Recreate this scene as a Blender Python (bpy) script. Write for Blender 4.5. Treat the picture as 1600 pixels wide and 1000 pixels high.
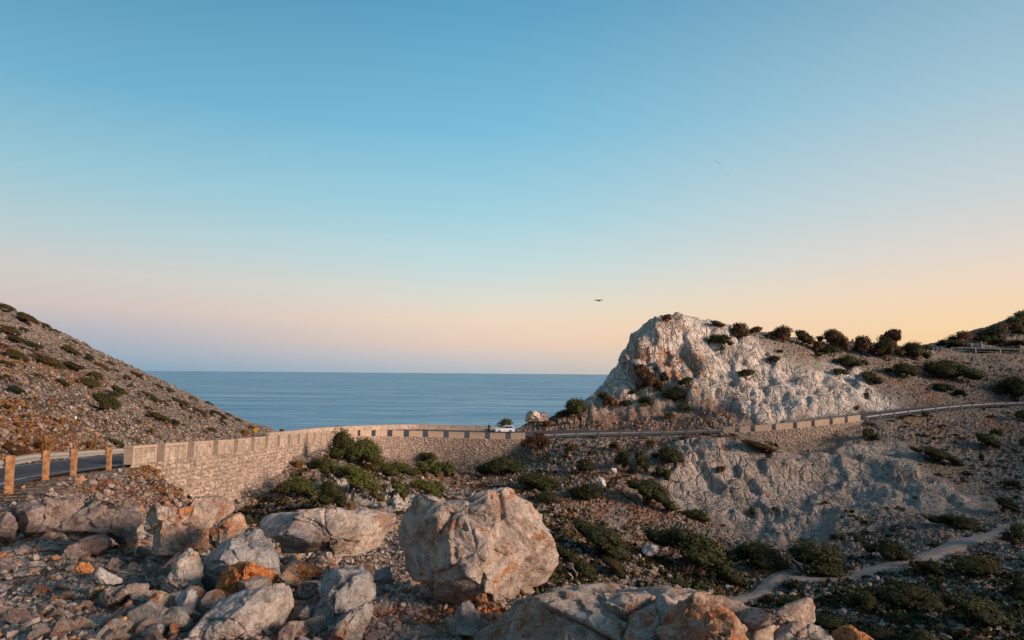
import bpy, math, random
import numpy as np
from mathutils import Vector, Matrix

# ------------------------------------------------------------------ camera, sky, sun
SC = bpy.context.scene
for _o in list(bpy.data.objects):
    bpy.data.objects.remove(_o, do_unlink=True)
COL = SC.collection
F = 1066.67                       # focal length in pixels of the 1600 px photograph (24 mm lens)
PITCH, ROLL = math.radians(4.42), 0.0083
CAMROT = Matrix.Rotation(math.radians(90) + PITCH, 3, 'X') @ Matrix.Rotation(ROLL, 3, 'Z')
cam_d = bpy.data.cameras.new('camera')
cam_d.lens = 24; cam_d.sensor_width = 36; cam_d.clip_start = 0.05; cam_d.clip_end = 300000
cam = bpy.data.objects.new('camera', cam_d); COL.objects.link(cam)
cam.matrix_world = CAMROT.to_4x4()
SC.camera = cam
SC.render.engine = 'CYCLES'
vs = SC.view_settings
vs.view_transform = 'Standard'; vs.look = 'None'; vs.gamma = 1.0; vs.use_curve_mapping = False
vs.exposure = 0.25

SUN_AZ = math.radians(113)         # degrees to the right of the view direction
GLOW_AZ = math.radians(90)         # centre of the evening glow along the horizon
SUN_EL = math.radians(14)
sun_dir = Vector((math.sin(SUN_AZ)*math.cos(SUN_EL), math.cos(SUN_AZ)*math.cos(SUN_EL), math.sin(SUN_EL)))
sd = bpy.data.lights.new('sun', 'SUN'); sd.energy = 5.0; sd.angle = math.radians(20); sd.color = (1.0, 0.75, 0.57)
so = bpy.data.objects.new('sun', sd); COL.objects.link(so)
so.rotation_euler = sun_dir.to_track_quat('Z', 'Y').to_euler()

def srgb(r, g, b):
    def f(c):
        c /= 255.0
        return c/12.92 if c <= 0.04045 else ((c+0.055)/1.055)**2.4
    return (f(r), f(g), f(b), 1.0)

world = bpy.data.worlds.new('World'); SC.world = world; world.use_nodes = True
wn, wl = world.node_tree.nodes, world.node_tree.links
wn.clear()
wout = wn.new('ShaderNodeOutputWorld')
bg = wn.new('ShaderNodeBackground'); bg.inputs['Strength'].default_value = 0.84
tc = wn.new('ShaderNodeTexCoord')
sep = wn.new('ShaderNodeSeparateXYZ'); wl.new(tc.outputs['Generated'], sep.inputs[0])
def M(op, a, b=None, c=None, clamp=False):
    n = wn.new('ShaderNodeMath'); n.operation = op; n.use_clamp = clamp
    for i, v in enumerate((a, b, c)):
        if v is None: continue
        if isinstance(v, (int, float)): n.inputs[i].default_value = v
        else: wl.new(v, n.inputs[i])
    return n.outputs[0]
elev = M('DIVIDE', M('ARCSINE', sep.outputs['Z']), math.radians(60), clamp=True)     # 0 at the horizon, 1 at 60 degrees
hyp = M('SQRT', M('ADD', M('MULTIPLY', sep.outputs['X'], sep.outputs['X']), M('MULTIPLY', sep.outputs['Y'], sep.outputs['Y'])))
cosaz = M('DIVIDE', M('ADD', M('MULTIPLY', sep.outputs['X'], math.sin(GLOW_AZ)), M('MULTIPLY', sep.outputs['Y'], math.cos(GLOW_AZ))), M('MAXIMUM', hyp, 0.001))
def ramp(stops):
    r = wn.new('ShaderNodeValToRGB'); r.color_ramp.interpolation = 'B_SPLINE' if False else 'EASE'
    r.color_ramp.interpolation = 'LINEAR'
    els = r.color_ramp.elements
    while len(els) < len(stops): els.new(0.5)
    for e, (deg, c) in zip(els, stops):
        e.position = deg/60.0; e.color = srgb(*c)
    wl.new(elev, r.inputs['Fac']); return r.outputs['Color']
SKY_COLD = [(0, (118,160,188)), (1.0, (138,166,192)), (2.6, (164,174,192)), (4.6, (208,190,188)), (7, (210,203,196)), (10, (186,206,208)), (14, (156,200,212)), (20, (114,178,206)), (29, (84,146,178)), (45, (66,110,140)), (60, (58,88,118))]
SKY_MID = [(0, (185,192,198)), (1.0, (205,200,200)), (2.4, (236,208,190)), (4.2, (243,218,194)), (6, (228,224,208)), (9, (200,224,224)), (13, (168,215,227)), (20, (126,194,222)), (29, (95,166,202)), (45, (68,118,150)), (60, (60,94,126))]
SKY_WARM = [(0, (253,205,138)), (2, (255,213,152)), (3.5, (254,217,168)), (6, (249,219,188)), (9, (232,219,206)), (13, (208,216,216)), (20, (168,202,216)), (29, (128,172,196)), (45, (86,124,150)), (60, (64,98,128))]
c0, c1, c2 = ramp(SKY_COLD), ramp(SKY_MID), ramp(SKY_WARM)
def mix(f, a, b):
    n = wn.new('ShaderNodeMix'); n.data_type = 'RGBA'; wl.new(f, n.inputs[0]) if not isinstance(f, float) else setattr(n.inputs[0], 'default_value', f)
    wl.new(a, n.inputs[6]); wl.new(b, n.inputs[7]); return n.outputs[2]
fa = wn.new('ShaderNodeMapRange'); fa.interpolation_type = 'SMOOTHSTEP'; wl.new(cosaz, fa.inputs[0]); fa.inputs[1].default_value = -0.75; fa.inputs[2].default_value = 0.07
fb = wn.new('ShaderNodeMapRange'); fb.interpolation_type = 'SMOOTHSTEP'; wl.new(cosaz, fb.inputs[0]); fb.inputs[1].default_value = -0.12; fb.inputs[2].default_value = 0.72
grad = mix(fb.outputs[0], mix(fa.outputs[0], c0, c1), c2)
sky = wn.new('ShaderNodeTexSky'); sky.sky_type = 'NISHITA'; sky.sun_disc = False
sky.sun_elevation = SUN_EL; sky.sun_rotation = SUN_AZ; sky.altitude = 150; sky.air_density = 1.0; sky.dust_density = 1.0; sky.ozone_density = 2.5
sk2 = wn.new('ShaderNodeVectorMath'); sk2.operation = 'SCALE'; wl.new(sky.outputs[0], sk2.inputs[0]); sk2.inputs['Scale'].default_value = 0.12
tot = mix(0.08, grad, sk2.outputs[0])
wl.new(tot, bg.inputs['Color']); wl.new(bg.outputs[0], wout.inputs[0])

# ------------------------------------------------------------------ helpers
def at(px, py, Y):
    """world point seen at photo pixel px,py at world depth Y"""
    d = CAMROT @ Vector(((px-800)/F, -(py-500)/F, -1.0))
    return d*(Y/d.y)
def ray(px, py):
    return (CAMROT @ Vector(((px-800)/F, -(py-500)/F, -1.0))).normalized()

def nhash(ix, iy, iz, seed):
    h = (ix.astype(np.int64)*374761393 + iy.astype(np.int64)*668265263 + iz.astype(np.int64)*2147483647*3 + seed*1442695041) & 0xFFFFFFFF
    h = ((h ^ (h >> 13))*1274126177) & 0xFFFFFFFF
    h = ((h ^ (h >> 16))*2246822519) & 0xFFFFFFFF
    h = h ^ (h >> 15)
    return (h & 0xFFFFFF).astype(np.float32)/float(0xFFFFFF)
def vnoise(P, seed=0):
    i = np.floor(P).astype(np.int64); f = (P-i).astype(np.float32); f = f*f*f*(f*(f*6-15)+10)
    out = 0
    for a in (0, 1):
        wa = f[:, 0] if a else 1-f[:, 0]
        for b in (0, 1):
            wb = f[:, 1] if b else 1-f[:, 1]
            for c in (0, 1):
                wc = f[:, 2] if c else 1-f[:, 2]
                out = out + wa*wb*wc*nhash(i[:, 0]+a, i[:, 1]+b, i[:, 2]+c, seed)
    return out*2-1
def fbm(P, octs=4, seed=0, gain=0.5, ridged=False, lac=2.03):
    a, s, t = 1.0, 0, 0
    Q = P.copy()
    for o in range(octs):
        n = vnoise(Q, seed+o*17)
        if ridged: n = 1-2*np.abs(n)
        s = s+a*n; t += a; a *= gain; Q = Q*lac+13.7
    return s/t
def worley(P, seed=0, tilt=False):
    i = np.floor(P).astype(np.int64); f = P-i
    f1 = np.full(len(P), 9.0, np.float32); f2 = f1.copy(); cid = np.zeros(len(P), np.float32); D = np.zeros((len(P), 3), np.float32) if tilt else None
    for a in (-1, 0, 1):
        for b in (-1, 0, 1):
            for c in (-1, 0, 1):
                x, y, z = i[:, 0]+a, i[:, 1]+b, i[:, 2]+c
                ex, ey, ez = a+nhash(x, y, z, seed)-f[:, 0], b+nhash(x, y, z, seed+5)-f[:, 1], c+nhash(x, y, z, seed+9)-f[:, 2]
                d = np.sqrt(ex**2+ey**2+ez**2).astype(np.float32)
                m = d < f1
                if tilt: D[m] = np.stack([ex[m], ey[m], ez[m]], 1)
                f2 = np.where(m, f1, np.minimum(f2, d)); cid = np.where(m, nhash(x, y, z, seed+31), cid); f1 = np.where(m, d, f1)
    if tilt:                       # a randomly tilted plane in every cell: the facets of broken rock
        r1 = np.modf(cid*917.3)[0]*6.283; r2 = np.modf(cid*531.7)[0]*2-1; q = np.sqrt(1-r2**2)
        return f1, f2, cid, D[:, 0]*np.cos(r1)*q+D[:, 1]*np.sin(r1)*q+D[:, 2]*r2
    return f1, f2, cid
def sstep(a, b, x):
    t = np.clip((x-a)/(b-a), 0, 1); return t*t*(3-2*t)

def mesh_np(name, V, Fq, mat=None, smooth=True):
    """V (n,3), Fq (m,k) with constant k"""
    me = bpy.data.meshes.new(name)
    V = np.asarray(V, np.float32); Fq = np.asarray(Fq, np.int32); k = Fq.shape[1]
    me.vertices.add(len(V)); me.vertices.foreach_set('co', V.ravel())
    me.loops.add(Fq.size); me.loops.foreach_set('vertex_index', Fq.ravel())
    me.polygons.add(len(Fq)); me.polygons.foreach_set('loop_start', np.arange(0, Fq.size, k, dtype=np.int32))
    me.polygons.foreach_set('loop_total', np.full(len(Fq), k, np.int32))
    me.polygons.foreach_set('use_smooth', np.full(len(Fq), smooth, bool))
    me.update(calc_edges=True)
    if mat: me.materials.append(mat)
    return me
def fattr(me, name, arr):
    a = me.attributes.new(name, 'FLOAT', 'POINT'); a.data.foreach_set('value', np.asarray(arr, np.float32))
def link(name, me, parent=None, loc=None):
    o = bpy.data.objects.new(name, me); COL.objects.link(o)
    if parent is not None: o.parent = parent
    if loc is not None: o.location = loc
    return o
def tag(o, label=None, cat=None, group=None, kind=None):
    if label: o['label'] = label
    if cat: o['category'] = cat
    if group: o['group'] = group
    if kind: o['kind'] = kind
    return o
def empty(name, loc=(0, 0, 0), rz=0):
    o = bpy.data.objects.new(name, None); COL.objects.link(o); o.location = loc; o.rotation_euler = (0, 0, rz); o.empty_display_size = 0.3
    return o
class MB:
    """collects boxes, tubes and prisms for ONE mesh"""
    def __init__(s): s.v = []; s.f = []
    def add(s, vs_, fs_):
        n = len(s.v); s.v += [tuple(p) for p in vs_]; s.f += [tuple(i+n for i in q) for q in fs_]; return s
    def box(s, c, d, rot=None):
        c = Vector(c); R = rot or Matrix.Identity(3)
        P = [c + R @ Vector((x*d[0]/2, y*d[1]/2, z*d[2]/2)) for x in (-1, 1) for y in (-1, 1) for z in (-1, 1)]
        return s.add(P, [(0,1,3,2),(4,6,7,5),(0,4,5,1),(2,3,7,6),(0,2,6,4),(1,5,7,3)])
    def hexa(s, P):
        return s.add(P, [(0,1,3,2),(4,6,7,5),(0,4,5,1),(2,3,7,6),(0,2,6,4),(1,5,7,3)])
    def tube(s, pts, r, n=8):
        pts = [Vector(p) for p in pts]; rs = r if isinstance(r, (list, tuple)) else [r]*len(pts)
        V = []; Fc = []
        for i, p in enumerate(pts):
            d = (pts[min(i+1, len(pts)-1)]-pts[max(i-1, 0)]).normalized()
            a = d.orthogonal().normalized() if i == 0 else (a - d*a.dot(d)).normalized()
            b = d.cross(a)
            V += [p + (a*math.cos(2*math.pi*k/n) + b*math.sin(2*math.pi*k/n))*rs[i] for k in range(n)]
        for i in range(len(pts)-1):
            for k in range(n):
                Fc.append((i*n+k, i*n+(k+1) % n, (i+1)*n+(k+1) % n, (i+1)*n+k))
        Fc.append(tuple(range(n-1, -1, -1))); Fc.append(tuple((len(pts)-1)*n+k for k in range(n)))
        return s.add(V, Fc)
    def mesh(s, name, mat, smooth=False, bevel=0):
        me = bpy.data.meshes.new(name); me.from_pydata(s.v, [], s.f); me.materials.append(mat)
        if smooth: me.shade_smooth()
        me.update(); return me
    def build(s, name, mat, parent=None, smooth=False, loc=None):
        return link(name, s.mesh(name, mat, smooth), parent, loc)

# ------------------------------------------------------------------ materials
def new_mat(name):
    m = bpy.data.materials.new(name); m.use_nodes = True; nt = m.node_tree; nt.nodes.clear()
    out = nt.nodes.new('ShaderNodeOutputMaterial'); p = nt.nodes.new('ShaderNodeBsdfPrincipled')
    nt.links.new(p.outputs[0], out.inputs[0]); p.inputs['Roughness'].default_value = 0.9
    p.inputs['Specular IOR Level'].default_value = 0.25
    return m, nt, p
class NG:
    def __init__(s, nt): s.nt = nt; s.n = nt.nodes; s.l = nt.links
    def set(s, sock, v):
        if v is None: return
        if isinstance(v, (int, float)): sock.default_value = v
        elif isinstance(v, tuple): sock.default_value = v if len(v) == len(sock.default_value) else v[:len(sock.default_value)]
        else: s.l.new(v, sock)
    def math(s, op, a, b=None, clamp=False):
        n = s.n.new('ShaderNodeMath'); n.operation = op; n.use_clamp = clamp; s.set(n.inputs[0], a); s.set(n.inputs[1], b); return n.outputs[0]
    def mix(s, f, a, b, mode='MIX'):
        n = s.n.new('ShaderNodeMix'); n.data_type = 'RGBA'; n.blend_type = mode; s.set(n.inputs[0], f); s.set(n.inputs[6], a); s.set(n.inputs[7], b); return n.outputs[2]
    def noise(s, vec, scale, detail=6, rough=0.55, dist=0.0):
        n = s.n.new('ShaderNodeTexNoise'); s.set(n.inputs['Vector'], vec); n.inputs['Scale'].default_value = scale
        n.inputs['Detail'].default_value = detail; n.inputs['Roughness'].default_value = rough; n.inputs['Distortion'].default_value = dist
        return n.outputs['Fac']
    def voro(s, vec, scale, feature='F1', out='Distance', rnd=1.0):
        n = s.n.new('ShaderNodeTexVoronoi'); n.feature = feature; s.set(n.inputs['Vector'], vec); n.inputs['Scale'].default_value = scale
        n.inputs['Randomness'].default_value = rnd; return n.outputs[out]
    def rng(s, v, a, b, c=0.0, d=1.0, smooth=True):
        n = s.n.new('ShaderNodeMapRange'); n.interpolation_type = 'SMOOTHSTEP' if smooth else 'LINEAR'
        for i, x in enumerate((v, a, b, c, d)): s.set(n.inputs[i], x)
        return n.outputs[0]
    def attr(s, name, typ='GEOMETRY'):
        n = s.n.new('ShaderNodeAttribute'); n.attribute_type = typ; n.attribute_name = name; return n
    def bump(s, h, strength, dist, nrm=None):
        n = s.n.new('ShaderNodeBump'); s.set(n.inputs['Height'], h); n.inputs['Strength'].default_value = strength; n.inputs['Distance'].default_value = dist
        if nrm: s.l.new(nrm, n.inputs['Normal'])
        return n.outputs[0]
    def vmath(s, op, a, b):
        n = s.n.new('ShaderNodeVectorMath'); n.operation = op; s.set(n.inputs[0], a); s.set(n.inputs[1], b); return n.outputs[0]

def simple_mat(name, col, rough=0.8, metal=0.0, var=0.15, scale=8.0, bump=0.0, coords='Object', spec=None):
    m, nt, p = new_mat(name); g = NG(nt)
    t = g.n.new('ShaderNodeTexCoord').outputs[coords]
    n = g.noise(t, scale, 6, 0.6)
    lo = tuple(c*(1-var) for c in col[:3])+(1,); hi = tuple(min(1, c*(1+var)) for c in col[:3])+(1,)
    g.set(p.inputs['Base Color'], g.mix(g.rng(n, 0.3, 0.7), lo, hi))
    p.inputs['Roughness'].default_value = rough; p.inputs['Metallic'].default_value = metal
    if spec is not None: p.inputs['Specular IOR Level'].default_value = spec
    if bump: g.set(p.inputs['Normal'], g.bump(n, bump, 0.02))
    return m

def rock_mat(name, scale, obj_coords, attrs, grey=(0.40,0.32,0.275), pale=(0.78,0.68,0.60), rust=(0.52,0.19,0.05), vein=True, tint=False, bumpd=0.02, small=1.0):
    """broken limestone: grey-pink body, pale patches, rust staining, thin white calcite veins; scale = pattern size in 1/m"""
    m, nt, p = new_mat(name); g = NG(nt)
    if obj_coords: t = g.n.new('ShaderNodeTexCoord').outputs['Object']
    else: t = g.n.new('ShaderNodeNewGeometry').outputs['Position']
    if tint:
        oi = g.n.new('ShaderNodeObjectInfo')
        t = g.vmath('ADD', t, g.vmath('MULTIPLY', oi.outputs['Random'], (37.0, 91.0, 53.0)))
    big = g.noise(t, scale*0.9, 8, 0.66, 0.4)
    mid = g.noise(t, scale*3.7, 10, 0.7, 0.3)
    fine = g.noise(t, scale*19, 8, 0.72)
    col = g.mix(g.rng(g.math('ADD', g.math('MULTIPLY', big, 0.40), g.math('ADD', g.math('MULTIPLY', mid, 0.42), g.math('MULTIPLY', fine, 0.18))), 0.44, 0.565), grey+(1,), pale+(1,))
    # rust staining follows its own blotches
    rn = g.noise(t, scale*1.5, 9, 0.68, 0.7)
    if attrs: ra = g.attr('rust').outputs['Fac']
    elif tint: ra = g.attr('rust', 'OBJECT').outputs['Fac']
    else: ra = 0.0
    rmask = g.rng(g.math('ADD', rn, g.math('MULTIPLY', ra, 0.34)), 0.575, 0.70)
    rcol = g.mix(g.rng(mid, 0.35, 0.65), tuple(c*0.55 for c in rust)+(1,), tuple(min(1, c*1.25) for c in rust)+(1,))
    col = g.mix(g.math('MULTIPLY', rmask, 0.85), col, rcol)
    # dark lichen specks
    col = g.mix(g.math('MULTIPLY', g.rng(fine, 0.53, 0.62), 0.60), col, (0.13,0.095,0.08,1))
    col = g.mix(g.math('MULTIPLY', g.rng(fine, 0.47, 0.39), 0.62), col, (0.74,0.66,0.60,1))
    if not obj_coords:
        cc = g.n.new('ShaderNodeSeparateColor'); g.l.new(g.voro(t, 3.2, 'F1', 'Color'), cc.inputs[0]); col = g.mix(1.0, col, g.mix(cc.outputs[0], (0.72,0.68,0.66,1), (1.15,1.12,1.1,1)), 'MULTIPLY')
    if vein:
        nn = g.noise(t, scale*2.2, 7, 0.62, 1.2)
        ln = g.math('ABSOLUTE', g.math('SUBTRACT', nn, 0.5))
        vm = g.math('MULTIPLY', g.rng(ln, 0.016, 0.0), g.rng(big, 0.42, 0.62))
        col = g.mix(g.math('MULTIPLY', vm, 0.75), col, (0.74,0.69,0.65,1))
    if tint:
        oc = g.attr('stone_tint', 'OBJECT').outputs['Color']
        col = g.mix(1.0, col, oc, 'MULTIPLY')
    g.set(p.inputs['Base Color'], col)
    fac = g.voro(t, scale*4.3, 'F1')
    h = g.math('ADD', g.math('MULTIPLY', mid, 1.7), g.math('ADD', g.math('MULTIPLY', fine, 0.6*small), g.math('MULTIPLY', fac, 0.35)))
    cr = g.voro(t, scale*2.6, 'DISTANCE_TO_EDGE')
    h = g.math('ADD', h, g.math('MULTIPLY', g.rng(cr, 0.0, 0.05), 0.10))
    g.set(p.inputs['Normal'], g.bump(h, 1.0, bumpd))
    return m

# ------------------------------------------------------------------ the road's inner edge: (px, py of the road level, depth)
EDGE_PX = [(18,765,22),(66,745,28),(115,739,32),(172,730,37),(197,728,40),(256,719.5,44),(303,714,48),(340,711,52),(371,707,56),(398,703,60),
 (417,700,64),(436.5,697.5,68),(453,695,71.8),(467.5,692.8,75.6),(481,691,79.4),(492.5,690,83),(503,689,87),(515,686.5,94),(526,684.5,103),
 (541,682.5,112),(560,681.5,119),(584.5,681.5,123),(611,681.5,125.6),(638.5,682,126.8),(668.5,683,127.6),(701,684,128),(733.5,685,128),(765.5,686,128),
 (798,686,128),(830,685.5,128),(900,682.5,128),(950,681.5,127.5),(1000,680.5,127),(1060,679,125.5),(1130,676.5,124),(1180,674.5,123.3),(1246,669,124.5),(1302,663,127),
 (1348,657,130.5),(1400,650,134.5),(1450,644,138),(1500,638.5,142),(1550,635,147),(1600,633,152),(1700,627,162),(1850,618,178)]
_e = [(-5,-9,-2.9),(-9,3,-3.15),(-12.6,12.5,-3.45)] + [tuple(at(*p)) for p in EDGE_PX]
_px = [-600,-400,-200]+[p[0] for p in EDGE_PX]
_e = np.array(_e, float); _px = np.array(_px, float)
def catmull(P, n=24):
    out = []
    for i in range(len(P)-1):
        p0, p1, p2, p3 = P[max(i-1, 0)], P[i], P[i+1], P[min(i+2, len(P)-1)]
        for k in range(n):
            t = k/n
            out.append(0.5*((2*p1)+(-p0+p2)*t+(2*p0-5*p1+4*p2-p3)*t*t+(-p0+3*p1-3*p2+p3)*t**3))
    out.append(P[-1]); return np.array(out)
def resample(P, step):
    d = np.r_[0, np.cumsum(np.linalg.norm(np.diff(P[:, :3], axis=0), axis=1))]
    n = int(d[-1]/step); s = np.linspace(0, d[-1], n+1)
    return np.stack([np.interp(s, d, P[:, k]) for k in range(P.shape[1])], 1)
def smooth_line(P, sig):
    k = np.exp(-0.5*(np.arange(-3*sig, 3*sig+1)/sig)**2); k /= k.sum(); Q = P.copy()
    for c in range(3):
        x = np.r_[P[0, c]*2-P[1:3*sig+1, c][::-1], P[:, c], P[-1, c]*2-P[-3*sig-1:-1, c][::-1]]
        Q[:, c] = np.convolve(x, k, 'valid')
    return Q
RC = resample(catmull(np.c_[_e, _px]), 0.5)      # columns x y z px
RC = smooth_line(RC, 6)
def line_normals(P):
    t = np.gradient(P[:, :2], axis=0); t /= np.linalg.norm(t, axis=1)[:, None]
    return t, np.c_[-t[:, 1], t[:, 0]]
RT, RN = line_normals(RC)
RS = np.r_[0, np.cumsum(np.linalg.norm(np.diff(RC[:, :3], axis=0), axis=1))]
RPX = RC[:, 3]
RW = np.interp(RPX, [400, 503, 541, 600, 660, 900, 1000, 1130, 1500], [6.2, 6.4, 7.6, 12.5, 17.0, 15.0, 10.0, 7.6, 7.6])
WALLED = ((RPX > 190) & (RPX < 832)) | ((RPX > 1128) & (RPX < 1352))

# ------------------------------------------------------------------ terrain control points (px, py, depth) and world points
TP = []
def tp(*L):
    for p in L: TP.append(tuple(at(*p)))
def tw(*L):
    for p in L: TP.append(p)
# plateau the camera stands on
tw((0,0,-1.62),(-3,3,-1.85),(2,3,-1.75),(-3,0,-1.7),(4,0,-1.75),(0,-6,-1.4),(-6,-4,-1.9),(6,-6,-1.6))
tp((0,1000,5.4),(0,900,7.9),(0,840,10.9),(200,1000,5.4),(200,900,8.2),(100,800,13.5),(200,860,9.8),(400,1000,5.5),(400,900,8.2),(500,1000,5.5),(620,1000,5.6),(700,960,6.6),
   (560,900,8.4),(880,960,6.9),(300,872,9.8),(450,872,9.8),(800,1000,5.9),(1000,1010,6.0),(1200,1050,5.4),(1400,1060,5.0))
tw((7,3,-2.6),(10,0,-3.3),(9,6,-4.4),(16,0,-5.5))
# rubble embankment up to the road at the left
tp((100,785,18),(60,778,20),(150,765,28),(200,752,36),(210,775,41),(120,750,29),(30,772,21),(180,790,18))
# behind the plateau edge, out of sight
tw((-5,13.5,-4.0),(-2,12.5,-4.2),(0.5,11.5,-4.6),(2.6,10,-4.9),(5,9.5,-5.4),(-9,16.5,-4.1),(-7,25,-7.2),(-12,25,-6.6),(-1,25,-9.0),(3,22,-9.2),(8,22,-10.2),(12,14,-8.5),(25,10,-11))
# foot of the retaining walls
tp((232,792,42.5),(262,797,44.5),(303,797,48),(340,795,52),(375,787,56),(400,770,60),(417,758,64),(440,741,68.5),(458,724,72),(480,713,79),(503,704,87),(530,700,103),(560,706,118),
   (611,716,125),(660,722,127),(700,724,127.5),(740,724,127.5),(780,718,127.5),(815,706,127.5),(840,695,127.5),(870,690,127))
# spur with shrubs
tp((430,785,53),(450,765,60),(500,755,62),(500,790,54),(550,770,60),(600,790,56),(620,760,68),(560,735,82),(520,720,80),(660,775,72),(640,735,95),(470,800,48),(560,800,50))
# valley
tp((700,735,112),(700,755,96),(760,745,108),(840,740,108),(840,770,92),(900,720,114),(900,770,93),(1000,700,119),(960,740,106),(1000,760,99),(1000,800,88),(900,830,74),(1000,850,78),
   (900,900,56),(960,880,62),(1080,870,77),(1100,900,70),(860,870,58),(950,700,122),(1050,690,121),(780,850,60))
tp((1180,925,66),(1240,905,68),(1300,906,68),(1350,895,70),(1400,880,72),(1440,870,74),(1500,848,78),(1560,832,82),(1600,815,85),(1700,795,90),
   (1160,850,84),(1300,850,84),(1400,835,84),(1500,810,91),(1600,780,98),(1200,990,50),(1300,960,54),(1400,1000,48),(1400,940,58),(1500,1000,47),(1600,1000,46),(1500,920,62),(1600,900,65),(1750,950,55))
# lower cliff
tp((1040,790,97),(1080,806,95),(1120,826,92),(1170,838,91),(1220,845,90),(1260,825,92),(1290,803,95),(1350,795,96),(1400,800,94),
   (1060,712,111),(1090,697,113.5),(1130,689,116),(1180,694,117),(1220,712,113),(1270,706,116),(1310,697,119),
   (1100,745,107),(1150,755,106),(1200,765,106),(1250,758,107.5),(1300,745,110),(1350,740,110),(1400,740,108),(1380,700,120),(1430,735,108),(1450,770,101))
tp((1180,689,121),(1220,706,121.5),(1252,716,121.5),(1285,700,124),(1330,676,127),(1420,690,122),(1500,720,117),(1500,770,104),(1500,670,130),(1600,700,120),(1600,660,136),(1550,640,143),(1600,740,110),(1750,700,122))
# crag above the road (face, skyline, back)
tp((795,673,147),(812,667,147),(830,659,148),(850,656,148),(868,653,148))
tp((875,660,146),(905,650,147),(940,645,147),(960,668,143),(1000,668,141),(1060,668,138),(1110,665,136),(1180,661,134.5),(1250,652,136),(1320,642,140),(1400,636,146),(1480,628,152),(1560,624,158),
   (905,632,151),(930,622,152),(950,612,152),(956,596,154),(963,574,156),(977,552,157),(992,532,158),(1012,515,159),(1040,503,160),(1080,502,162),(1120,510,165),(1160,520,168),
   (960,620,149),(1000,610,149),(1040,600,149.5),(1090,600,149),(1140,600,149.5),(1200,600,150.5),
   (1000,635,146.5),(1060,637,145),(1120,625,144),(1180,625,143),(1250,610,148),(1250,630,142),(1320,600,154),
   (990,560,154.5),(1040,560,154),(1090,560,154),(1040,520,158),(1090,520,159.5),(1150,550,158),(1200,560,158),
   (1200,524,172),(1250,534,174),(1300,543,178),(1350,545,182),(1400,544,188),(1440,544,193),(1300,570,165),(1380,570,172),(1400,600,160),(1450,570,178),(1450,600,166),
   (1480,580,176),(1520,560,188),(1480,548,193),(1600,552,190),(1600,580,178),(1600,605,166),(1540,590,172),(1700,545,200),(1700,600,172))
tp((1480,541,212),(1520,530,220),(1560,520,228),(1600,500,236),(1700,470,240))
tw((20,172,-22),(26,180,-16),(34,190,-6),(45,195,0),(60,205,0),(80,225,0),(110,250,0),(10,165,-28),(28,250,-70),(60,300,-60),(150,300,-10),(200,330,-20))
# beyond the outer wall towards the sea
tw((-30,132,-14.5),(-20,147,-17),(-4,152,-18),(4,165,-26),(10,165,-24),(-20,165,-30),(0,170,-34),(-40,125,-16),(-45,150,-38),(-20,200,-75),(0,210,-85),(-60,220,-85),(0,300,-160),(-90,320,-160),(90,420,-160),(-200,300,-150),(300,500,-120))
# hillside on the left
tp((0,700,33),(100,700,42),(170,693,48),(250,685,55),(320,680,64),(380,678,78),(420,676,92),(30,640,48),(100,640,56),(0,600,55),(100,600,66),(180,640,66),(200,610,78),(280,640,82),(300,660,76),(340,660,88),(380,668,92),
   (0,553,68),(60,568,74),(140,580,80),(230,600,92),(0,498,86),(50,519,88),(100,541,91),(150,560,95),(200,579,99),(250,597,103),(300,619,106),(350,643,109),(400,664,113),(430,673,117),
   (-150,600,50),(-200,492,70),(-150,420,90),(-300,650,35))
tw((-75,125,-2),(-90,140,-15),(-60,135,-18),(-110,110,14),(-130,80,24),(-100,50,20),(-70,20,9),(-50,0,5),(-40,-30,3),(-150,180,-40),(-200,100,10),(-20,-40,0),(20,-50,-2))
# unseen ridge beyond the right edge of the frame, raised to shade the valley
tw((60,20,-14),(105,50,-6),(150,60,11),(150,100,9),(180,160,14),(220,220,20),(120,0,2),(180,20,14),(180,80,16),(60,-40,-5),(260,80,20),(200,-40,10),(300,200,25))
for i in range(0, len(RC), 14):
    for s in (0.35, 0.9):
        q = RC[i, :2]+RN[i]*RW[i]*s; TP.append((q[0], q[1], RC[i, 2]))
TP = np.array(TP, float)
# upper road bench at the far right
UP = np.array([tuple(at(*p)) for p in ((1330,553,206),(1440,552,200),(1500,552,196),(1560,554,193),(1600,555,191),(1700,559,186),(1850,566,178))])
UPR = resample(catmull(UP), 1.0); _, UPN = line_normals(UPR)

def tps_fit(P, lam):
    X = P[:, :2]/100; n = len(X)
    r2 = ((X[:, None]-X[None])**2).sum(-1); K = 0.5*r2*np.log(r2+1e-12)
    A = np.zeros((n+3, n+3)); A[:n, :n] = K+np.eye(n)*lam; A[:n, n] = 1; A[:n, n+1:] = X; A[n, :n] = 1; A[n+1:, :n] = X.T
    return X, np.linalg.solve(A, np.r_[P[:, 2], 0, 0, 0])
TX, TWt = tps_fit(TP, 2e-5)
def tps(X, Y):
    out = np.empty(len(X), np.float32); n = len(TX)
    w = TWt[:n].astype(np.float32); cx = TX[:, 0].astype(np.float32); cy = TX[:, 1].astype(np.float32)
    for a in range(0, len(X), 60000):
        x = (X[a:a+60000]/100).astype(np.float32)[:, None]; y = (Y[a:a+60000]/100).astype(np.float32)[:, None]
        r2 = (x-cx)**2+(y-cy)**2
        out[a:a+60000] = (0.5*r2*np.log(r2+1e-12)) @ w + TWt[n]+TWt[n+1]*x[:, 0]+TWt[n+2]*y[:, 0]
    return out
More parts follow.
